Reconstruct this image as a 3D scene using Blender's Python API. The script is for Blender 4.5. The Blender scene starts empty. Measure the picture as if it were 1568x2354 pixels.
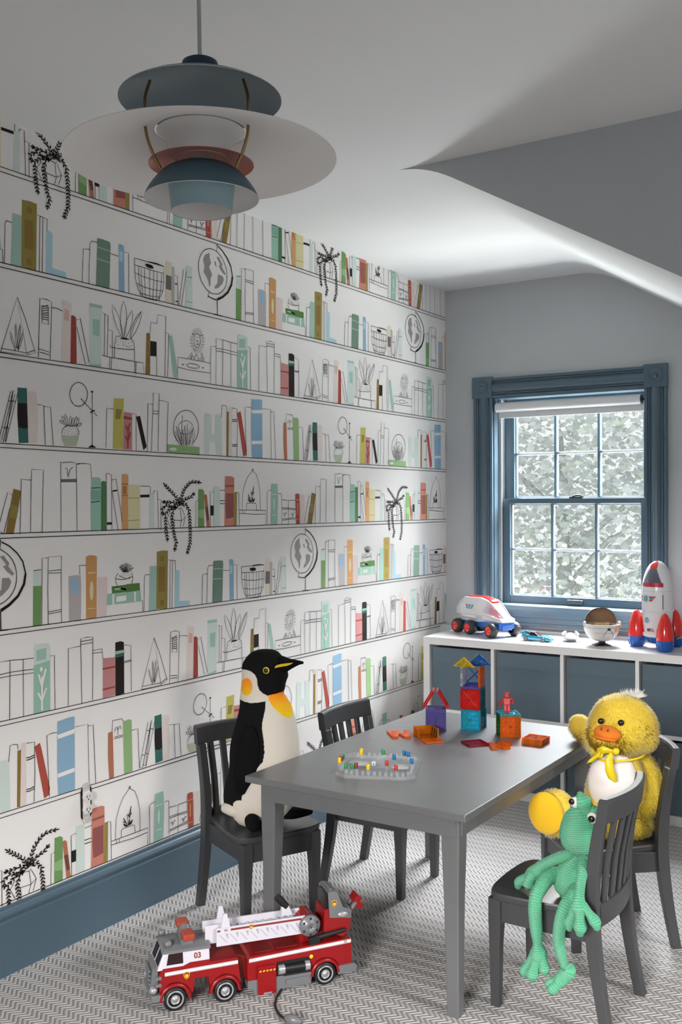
import bpy, bmesh, math, random
from mathutils import Vector, Matrix
scene = bpy.context.scene
C = scene.collection
R = math.radians
PI = math.pi
# ---------------------------------------------------------------- camera
cam_d = bpy.data.cameras.new('camera')
cam_d.sensor_fit = 'HORIZONTAL'; cam_d.sensor_width = 36.0
cam_d.lens = 2296.17 * 36.0 / 1568.0
cam_d.clip_start = .05; cam_d.clip_end = 200
cam_o = bpy.data.objects.new('camera', cam_d); C.objects.link(cam_o)
_yaw, _pit, _rol = -0.572507, -0.0075987, -0.0045884
_f = Vector((math.sin(_yaw)*math.cos(_pit), math.cos(_yaw)*math.cos(_pit), math.sin(_pit)))
_r = Vector((math.cos(_yaw), -math.sin(_yaw), 0)); _u = _r.cross(_f)
_r2 = _r*math.cos(_rol)+_u*math.sin(_rol); _u2 = -_r*math.sin(_rol)+_u*math.cos(_rol)
cam_o.matrix_world = Matrix(((_r2.x,_u2.x,-_f.x,2.28678),(_r2.y,_u2.y,-_f.y,0),(_r2.z,_u2.z,-_f.z,1.3),(0,0,0,1)))
scene.camera = cam_o
# ---------------------------------------------------------------- colour management, world, daylight, added fill lamps
scene.view_settings.view_transform = 'Standard'; scene.view_settings.look = 'None'
scene.view_settings.gamma = 1; scene.view_settings.use_curve_mapping = False
scene.view_settings.exposure = 0.15
cy = scene.cycles
cy.use_denoising = True
cy.max_bounces = 10; cy.transparent_max_bounces = 16; cy.transmission_bounces = 10; cy.glossy_bounces = 4; cy.diffuse_bounces = 5
cy.sample_clamp_indirect = 5; cy.sample_clamp_direct = 8; cy.caustics_reflective = False; cy.caustics_refractive = False
w = bpy.data.worlds.new('sky'); scene.world = w; w.use_nodes = True
w.node_tree.nodes['Background'].inputs[0].default_value = (.95, .98, 1, 1)
w.node_tree.nodes['Background'].inputs[1].default_value = 0.95
w.cycles.sampling_method = 'NONE'
def area(name, loc, target, sx, sy, power, col):
    l = bpy.data.lights.new(name, 'AREA'); l.shape = 'RECTANGLE'; l.size = sx; l.size_y = sy; l.energy = power; l.color = col
    o = bpy.data.objects.new(name, l); C.objects.link(o); o.location = loc
    o.rotation_euler = (Vector(target)-Vector(loc)).to_track_quat('-Z', 'Y').to_euler(); return o
area('daylight_sky', (.75, 5.75, 3.0), (.70, 4.3, 1.1), 2.8, 1.8, 2350, (.93, .97, 1))
area('daylight_ground', (.65, 5.7, -.1), (.75, 4.4, 1.5), 2.6, 1.4, 440, (.95, 1, .97))
area('fill_side', (5.3, 1.9, 2.75), (1.6, 2.0, .5), 1.8, 1.0, 260, (1, .97, .94))  # added fill lamp, shines in through the made-up right wall window
area('fill_rear', (2.2, -4.7, 2.6), (1.7, 1.4, .6), 2.4, 1.1, 900, (1, .975, .95))  # added fill lamp behind the camera, brightens the fronts of the toys
# ---------------------------------------------------------------- constants (metres)
D = 4.526      # window wall
ZC = 2.371     # ceiling
def lin(h):
    h = h.lstrip('#'); v = [int(h[i:i+2], 16)/255 for i in (0, 2, 4)]
    return tuple(c/12.92 if c <= .04045 else ((c+.055)/1.055)**2.4 for c in v) + (1,)
MAT = {}
def mat(name, col, rough=.5, metal=0, spec=.5, coat=0, bump=None, trans=0, alpha=1, ior=1.45, sheen=0, emis=0):
    if name in MAT: return MAT[name]
    m = bpy.data.materials.new(name); m.use_nodes = True; b = m.node_tree.nodes['Principled BSDF']
    c = lin(col) if isinstance(col, str) else tuple(col)+(1,)
    b.inputs['Base Color'].default_value = c; b.inputs['Roughness'].default_value = rough; b.inputs['Metallic'].default_value = metal
    b.inputs['Specular IOR Level'].default_value = spec; b.inputs['Coat Weight'].default_value = coat
    b.inputs['Transmission Weight'].default_value = trans; b.inputs['IOR'].default_value = ior; b.inputs['Sheen Weight'].default_value = sheen
    b.inputs['Alpha'].default_value = alpha
    if bump:
        sc, st = bump[:2]; nt = m.node_tree
        n = nt.nodes.new('ShaderNodeTexNoise'); n.inputs['Scale'].default_value = sc; n.inputs['Detail'].default_value = 3
        tc = nt.nodes.new('ShaderNodeTexCoord'); nt.links.new(tc.outputs['Object'], n.inputs['Vector'])
        bp = nt.nodes.new('ShaderNodeBump'); bp.inputs['Strength'].default_value = st; bp.inputs['Distance'].default_value = .002
        nt.links.new(n.outputs[0], bp.inputs['Height']); nt.links.new(bp.outputs[0], b.inputs['Normal'])
    MAT[name] = m; return m
# ---------------------------------------------------------------- mesh builder
class MB:
    def __init__(s): s.v = []; s.f = []; s.m = []; s.sm = []; s.M = Matrix.Identity(4); s.mi = 0; s.uv = {}
    def set(s, mi): s.mi = mi; return s
    def xf(s, M): s.M = M; return s
    def add(s, vs, fs, smooth=False, uvs=None):
        o = len(s.v); s.v += [tuple(s.M @ Vector(p)) for p in vs]
        for i, f in enumerate(fs):
            if uvs: s.uv[len(s.f)] = [uvs[k] for k in f]
            s.f.append([o+k for k in f]); s.m.append(s.mi); s.sm.append(smooth)
        return s
    def box(s, a, b):
        (x0, y0, z0), (x1, y1, z1) = a, b
        return s.add([(x0,y0,z0),(x1,y0,z0),(x1,y1,z0),(x0,y1,z0),(x0,y0,z1),(x1,y0,z1),(x1,y1,z1),(x0,y1,z1)],
            [(3,2,1,0),(4,5,6,7),(0,1,5,4),(1,2,6,5),(2,3,7,6),(3,0,4,7)])
    def cbox(s, c, d): return s.box([c[i]-d[i]/2 for i in range(3)], [c[i]+d[i]/2 for i in range(3)])
    def beam(s, rings, smooth=False, cap=True):           # rings: lists of equal length point loops
        n = len(rings[0]); vs = [p for r in rings for p in r]; fs = []
        for i in range(len(rings)-1):
            for k in range(n): a = i*n+k; b = i*n+(k+1) % n; fs.append((a, b, b+n, a+n))
        s.add(vs, fs, smooth)
        if cap:
            s.add(list(rings[0]), [tuple(reversed(range(n)))]); s.add(list(rings[-1]), [tuple(range(n))])
        return s
    def post(s, path, hx, hy):                            # path of (x,y,z[,kx,ky]) rectangular section
        rings = []
        for p in path:
            kx = p[3] if len(p) > 3 else 1; ky = p[4] if len(p) > 4 else 1
            x, y, z = p[:3]; rings.append([(x-hx*kx, y-hy*ky, z), (x+hx*kx, y-hy*ky, z), (x+hx*kx, y+hy*ky, z), (x-hx*kx, y+hy*ky, z)])
        return s.beam(rings)
    def prism(s, poly, z0, z1, axis='z', smooth=False):
        def P(x, y, z): return (x, y, z) if axis == 'z' else ((x, z, y) if axis == 'y' else (z, x, y))
        return s.beam([[P(x, y, z0) for x, y in poly], [P(x, y, z1) for x, y in poly]], smooth)
    def lathe(s, prof, n=48, c=(0, 0, 0), smooth=True, sx=1, sy=1, axis='z', a0=0, a1=2*PI):
        full = abs(a1-a0-2*PI) < 1e-6; cnt = n if full else n+1; vs = []
        for r, z in prof:
            for k in range(cnt):
                a = a0+(a1-a0)*k/n; x, y = r*math.cos(a)*sx, r*math.sin(a)*sy
                q = (x, y, z) if axis == 'z' else ((x, z, y) if axis == 'y' else (z, x, y))
                vs.append((q[0]+c[0], q[1]+c[1], q[2]+c[2]))
        fs = []
        for i in range(len(prof)-1):
            for k in range(n if full else n):
                a = i*cnt+k; b = i*cnt+(k+1) % cnt
                fs.append((a, b, b+cnt, a+cnt))
        return s.add(vs, fs, smooth)
    def cyl(s, c, r, h, n=24, axis='z', r2=None, smooth=True):
        r2 = r if r2 is None else r2
        s.lathe([(r, 0), (r2, h)], n, c, smooth, axis=axis)
        s.lathe([(0, 0), (r, 0)], n, c, False, axis=axis); s.lathe([(r2, h), (0, h)], n, c, False, axis=axis); return s
    def ell(s, c, r, n=24, m=14, smooth=True):
        if not hasattr(r, '__len__'): r = (r, r, r)
        vs = []
        for i in range(m+1):
            t = PI*i/m
            for k in range(n):
                a = 2*PI*k/n; vs.append((c[0]+r[0]*math.sin(t)*math.cos(a), c[1]+r[1]*math.sin(t)*math.sin(a), c[2]-r[2]*math.cos(t)))
        fs = [(i*n+k, i*n+(k+1) % n, (i+1)*n+(k+1) % n, (i+1)*n+k) for i in range(m) for k in range(n)]
        return s.add(vs, fs, smooth)
    def tube(s, pts, rad, n=12, cap=True, smooth=True, uvs=None):   # swept tube, radius per point or constant
        pts = [Vector(p) for p in pts]; N = len(pts); rr = rad if hasattr(rad, '__len__') else [rad]*N
        t0 = (pts[1]-pts[0]).normalized(); up = Vector((0, 0, 1)) if abs(t0.z) < .9 else Vector((1, 0, 0)); nrm = t0.cross(up).normalized()
        vs = []; L = 0; vv = []
        for i, p in enumerate(pts):
            t = ((pts[min(i+1, N-1)]-pts[max(i-1, 0)])).normalized()
            nrm = (nrm-t*nrm.dot(t)).normalized(); b = t.cross(nrm)
            if i: L += (p-pts[i-1]).length
            for k in range(n+1 if uvs else n):
                a = 2*PI*k/n; vs.append(tuple(p+nrm*math.cos(a)*rr[i]+b*math.sin(a)*rr[i])); vv.append((k/n*uvs[0] if uvs else 0, L*uvs[1] if uvs else 0))
        w_ = n+1 if uvs else n
        fs = [(i*w_+k, i*w_+(k+1) % w_, (i+1)*w_+(k+1) % w_, (i+1)*w_+k) for i in range(N-1) for k in range(n)]
        s.add(vs, fs, smooth, vv if uvs else None)
        if cap and not uvs:
            s.add(vs[:n], [tuple(reversed(range(n)))]); s.add(vs[-n:], [tuple(range(n))])
        return s
    def build(s, name, mats, parent=None, bevel=0, seg=2, sub=0, auto=True, loc=None):
        me = bpy.data.meshes.new(name); me.from_pydata(s.v, [], s.f)
        for m in (mats if isinstance(mats, (list, tuple)) else [mats]): me.materials.append(m)
        me.polygons.foreach_set('material_index', s.m); me.polygons.foreach_set('use_smooth', s.sm)
        if s.uv:
            ul = me.uv_layers.new(name='UVMap')
            for pi, uvl in s.uv.items():
                p = me.polygons[pi]
                for li, uvc in zip(p.loop_indices, uvl): ul.data[li].uv = uvc
        me.update()
        o = bpy.data.objects.new(name, me); C.objects.link(o)
        if parent: o.parent = parent
        if loc: o.location = loc
        if bevel:
            b = o.modifiers.new('bevel', 'BEVEL'); b.width = bevel; b.segments = seg; b.limit_method = 'ANGLE'; b.angle_limit = R(35); b.harden_normals = False
        if sub:
            q = o.modifiers.new('sub', 'SUBSURF'); q.levels = sub; q.render_levels = sub
        return o
def thing(name, label, cat, loc=(0, 0, 0), rz=0, group=None, rot=None):
    o = bpy.data.objects.new(name, None); o.empty_display_size = .05; C.objects.link(o)
    o.location = loc; o.rotation_euler = rot if rot else (0, 0, rz)
    return tag(o, label, cat, group)
def tag(o, label, cat, group=None, kind=None):
    o['label'] = label; o['category'] = cat
    if group: o['group'] = group
    if kind: o['kind'] = kind
    return o
def struct(o, label=None, cat=None):
    o['kind'] = 'structure'
    if label: o['label'] = label
    if cat: o['category'] = cat
    return o
def dup(root, loc, rz, label, group=None, name=None):
    r = root.copy(); C.objects.link(r); r.location = loc; r.rotation_euler = (0, 0, rz); r['label'] = label
    if group: r['group'] = group
    for ch in list(root.children):
        c = ch.copy(); C.objects.link(c); c.parent = r
        for g in list(ch.children):
            d = g.copy(); C.objects.link(d); d.parent = c
    return r
def smooth_path(pts, n=6):
    # Catmull-Rom through points (any dimension)
    out = []; P = [pts[0]]+list(pts)+[pts[-1]]
    for i in range(1, len(P)-2):
        p0, p1, p2, p3 = P[i-1:i+3]
        for k in range(n):
            t = k/n; out.append(tuple(.5*((2*b)+(-a+c)*t+(2*a-5*b+4*c-d)*t*t+(-a+3*b-3*c+d)*t**3) for a, b, c, d in zip(p0, p1, p2, p3)))
    out.append(tuple(pts[-1])); return out
# ---------------------------------------------------------------- materials of the room
m_paper = mat('wallpaper_ground', (.83, .805, .785), .75, spec=.25, bump=(900, .12))
m_wall = mat('grey_wall_paint', (.48, .50, .52), .6, spec=.3, bump=(500, .08))
m_ceil = mat('ceiling_paint', (.76, .76, .765), .8, spec=.2, bump=(400, .06))
m_blue = mat('blue_trim_paint', (.072, .115, .152), .28, spec=.55)
m_white_l = mat('white_laminate', (.80, .79, .785), .22, spec=.5)
m_wgrey = mat('white_vinyl', (.72, .72, .70), .5)
m_black = mat('black_plastic', (.012, .012, .013), .35)
# carpet: ribbed zigzag weave
m_carpet = bpy.data.materials.new('zigzag_carpet'); m_carpet.use_nodes = True
nt = m_carpet.node_tree; N = nt.nodes; Lk = nt.links; bs = N['Principled BSDF']; bs.inputs['Roughness'].default_value = .95; bs.inputs['Specular IOR Level'].default_value = .1
geo = N.new('ShaderNodeNewGeometry'); sep = N.new('ShaderNodeSeparateXYZ'); Lk.new(geo.outputs['Position'], sep.inputs[0])
def mth(op, a, b=None, c=None):
    n = N.new('ShaderNodeMath'); n.operation = op
    for i, q in enumerate((a, b, c)):
        if q is None: continue
        if isinstance(q, (int, float)): n.inputs[i].default_value = q
        else: Lk.new(q, n.inputs[i])
    return n.outputs[0]
nz = N.new('ShaderNodeTexNoise'); nz.inputs['Scale'].default_value = 260; nz.inputs['Detail'].default_value = 2; Lk.new(geo.outputs['Position'], nz.inputs['Vector'])
nz2 = N.new('ShaderNodeTexNoise'); nz2.inputs['Scale'].default_value = 45; Lk.new(geo.outputs['Position'], nz2.inputs['Vector'])
px_, py_ = .0168, .0; tx, ty = .0, -.0454; det = px_*ty-tx*py_
X = mth('ADD', sep.outputs[0], mth('MULTIPLY', mth('SUBTRACT', nz2.outputs[0], .5), .003)); Y = sep.outputs[1]
al = mth('ADD', mth('MULTIPLY', X, ty/det), mth('MULTIPLY', Y, -tx/det)); be = mth('ADD', mth('MULTIPLY', X, -py_/det), mth('MULTIPLY', Y, px_/det))
ax, ay = .0236, -.0232; aa = (ax*ty-ay*tx)/det; ba = (px_*ay-py_*ax)/det
fb = mth('FRACT', mth('ADD', be, 100)); leg = mth('LESS_THAN', fb, ba)
z1 = mth('MULTIPLY', fb, aa/ba); z2 = mth('MULTIPLY', mth('SUBTRACT', 1.0, fb), aa/(1-ba)); zig = mth('MINIMUM', z1, z2)
fr = mth('FRACT', mth('ADD', mth('SUBTRACT', al, zig), 500))
groove = mth('MULTIPLY', mth('LESS_THAN', fr, .13), 1.0)
dash = mth('GREATER_THAN', mth('FRACT', mth('MULTIPLY', fb, 20)), .4)
gmask = mth('MAXIMUM', mth('MULTIPLY', groove, leg), mth('MULTIPLY', mth('MULTIPLY', mth('LESS_THAN', fr, .34), mth('SUBTRACT', 1.0, leg)), mth('MULTIPLY', dash, .7)))
rib = mth('SINE', mth('MULTIPLY', fr, PI)); 
shade = mth('ADD', mth('MULTIPLY', mth('LESS_THAN', fr, .52), mth('ADD', .12, mth('MULTIPLY', leg, .62))), mth('MULTIPLY', nz.outputs[0], .35))
mx = N.new('ShaderNodeMix'); mx.data_type = 'RGBA'; Lk.new(shade, mx.inputs['Factor']); mx.inputs['A'].default_value = (.54, .52, .505, 1); mx.inputs['B'].default_value = (.275, .265, .262, 1)
mx2 = N.new('ShaderNodeMix'); mx2.data_type = 'RGBA'; Lk.new(gmask, mx2.inputs['Factor']); Lk.new(mx.outputs['Result'], mx2.inputs['A']); mx2.inputs['B'].default_value = (.12, .125, .145, 1)
Lk.new(mx2.outputs['Result'], bs.inputs['Base Color'])
hgt = mth('ADD', mth('MULTIPLY', rib, .8), mth('MULTIPLY', nz.outputs[0], .5)); bp = N.new('ShaderNodeBump'); bp.inputs['Strength'].default_value = .7; bp.inputs['Distance'].default_value = .003
Lk.new(mth('SUBTRACT', hgt, gmask), bp.inputs['Height']); Lk.new(bp.outputs[0], bs.inputs['Normal'])
# ---------------------------------------------------------------- room shell
XR, YB = 3.4, -1.6
struct(MB().box((0, YB, -.05), (XR, D, 0)).build('floor', m_carpet), 'grey and cream zigzag woven carpet covering the whole floor', 'carpet')
# ceiling: flat, then a roof slope on the right of the window, with the upright face between them
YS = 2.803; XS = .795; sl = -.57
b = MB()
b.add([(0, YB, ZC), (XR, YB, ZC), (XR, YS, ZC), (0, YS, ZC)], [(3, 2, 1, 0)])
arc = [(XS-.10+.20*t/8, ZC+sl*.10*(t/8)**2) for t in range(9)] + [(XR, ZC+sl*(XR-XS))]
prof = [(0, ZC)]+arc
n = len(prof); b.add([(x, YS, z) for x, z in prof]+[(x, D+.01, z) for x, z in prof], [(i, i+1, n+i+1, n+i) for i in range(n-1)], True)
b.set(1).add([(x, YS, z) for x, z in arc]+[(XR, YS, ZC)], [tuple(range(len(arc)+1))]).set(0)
b.box((-.1, YB, ZC+.001), (XR, D+.2, ZC+.06))
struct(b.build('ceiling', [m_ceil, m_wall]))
# window wall with opening, thicker lower part under the window
b = MB(); OX0, OX1, OZ0, OZ1 = .262, 1.004, .805, 1.818
b.box((-.1, D, 0), (OX0, D+.18, ZC)).box((OX1, D, 0), (XR, D+.18, ZC)).box((OX0, D, 0), (OX1, D+.18, OZ0)).box((OX0, D, OZ1), (OX1, D+.18, ZC))
b.box((0, D-.071, 0), (XR, D-.0002, .700))
struct(b.build('wall_window', m_wall))
b = MB(); b.box((XR, YB, 0), (XR+.12, 1.35, ZC)).box((XR, 2.45, 0), (XR+.12, D, ZC)).box((XR, 1.35, 0), (XR+.12, 2.45, .85)).box((XR, 1.35, 1.95), (XR+.12, 2.45, ZC))  # opening added to let the side fill in
struct(b.build('wall_right', m_wall))
b = MB(); b.box((0, YB-.12, 0), (1.2, YB, ZC)).box((3.2, YB-.12, 0), (XR, YB, ZC)).box((1.2, YB-.12, 0), (3.2, YB, .7)).box((1.2, YB-.12, 1.95), (3.2, YB, ZC))  # opening added to let the rear fill in
struct(b.build('wall_rear', m_wall))
b = MB()
for x0, x1, z0, z1 in ((1.2, 1.28, .7, 1.95), (3.12, 3.2, .7, 1.95), (1.28, 3.12, .7, .78), (1.28, 3.12, 1.87, 1.95), (2.17, 2.23, .78, 1.87)): b.box((x0, YB-.08, z0), (x1, YB-.03, z1))
struct(b.build('fill_window_rear', m_blue))  # unseen window frame, added around the opening for the rear fill
b = MB()
for y0, y1, z0, z1 in ((1.35, 1.42, .85, 1.95), (2.38, 2.45, .85, 1.95), (1.42, 2.38, .85, .92), (1.42, 2.38, 1.88, 1.95), (1.42, 2.38, 1.385, 1.415)): b.box((XR+.03, y0, z0), (XR+.08, y1, z1))
struct(b.build('fill_window_side', m_blue))  # unseen window frame, added around the opening for the side fill
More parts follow.
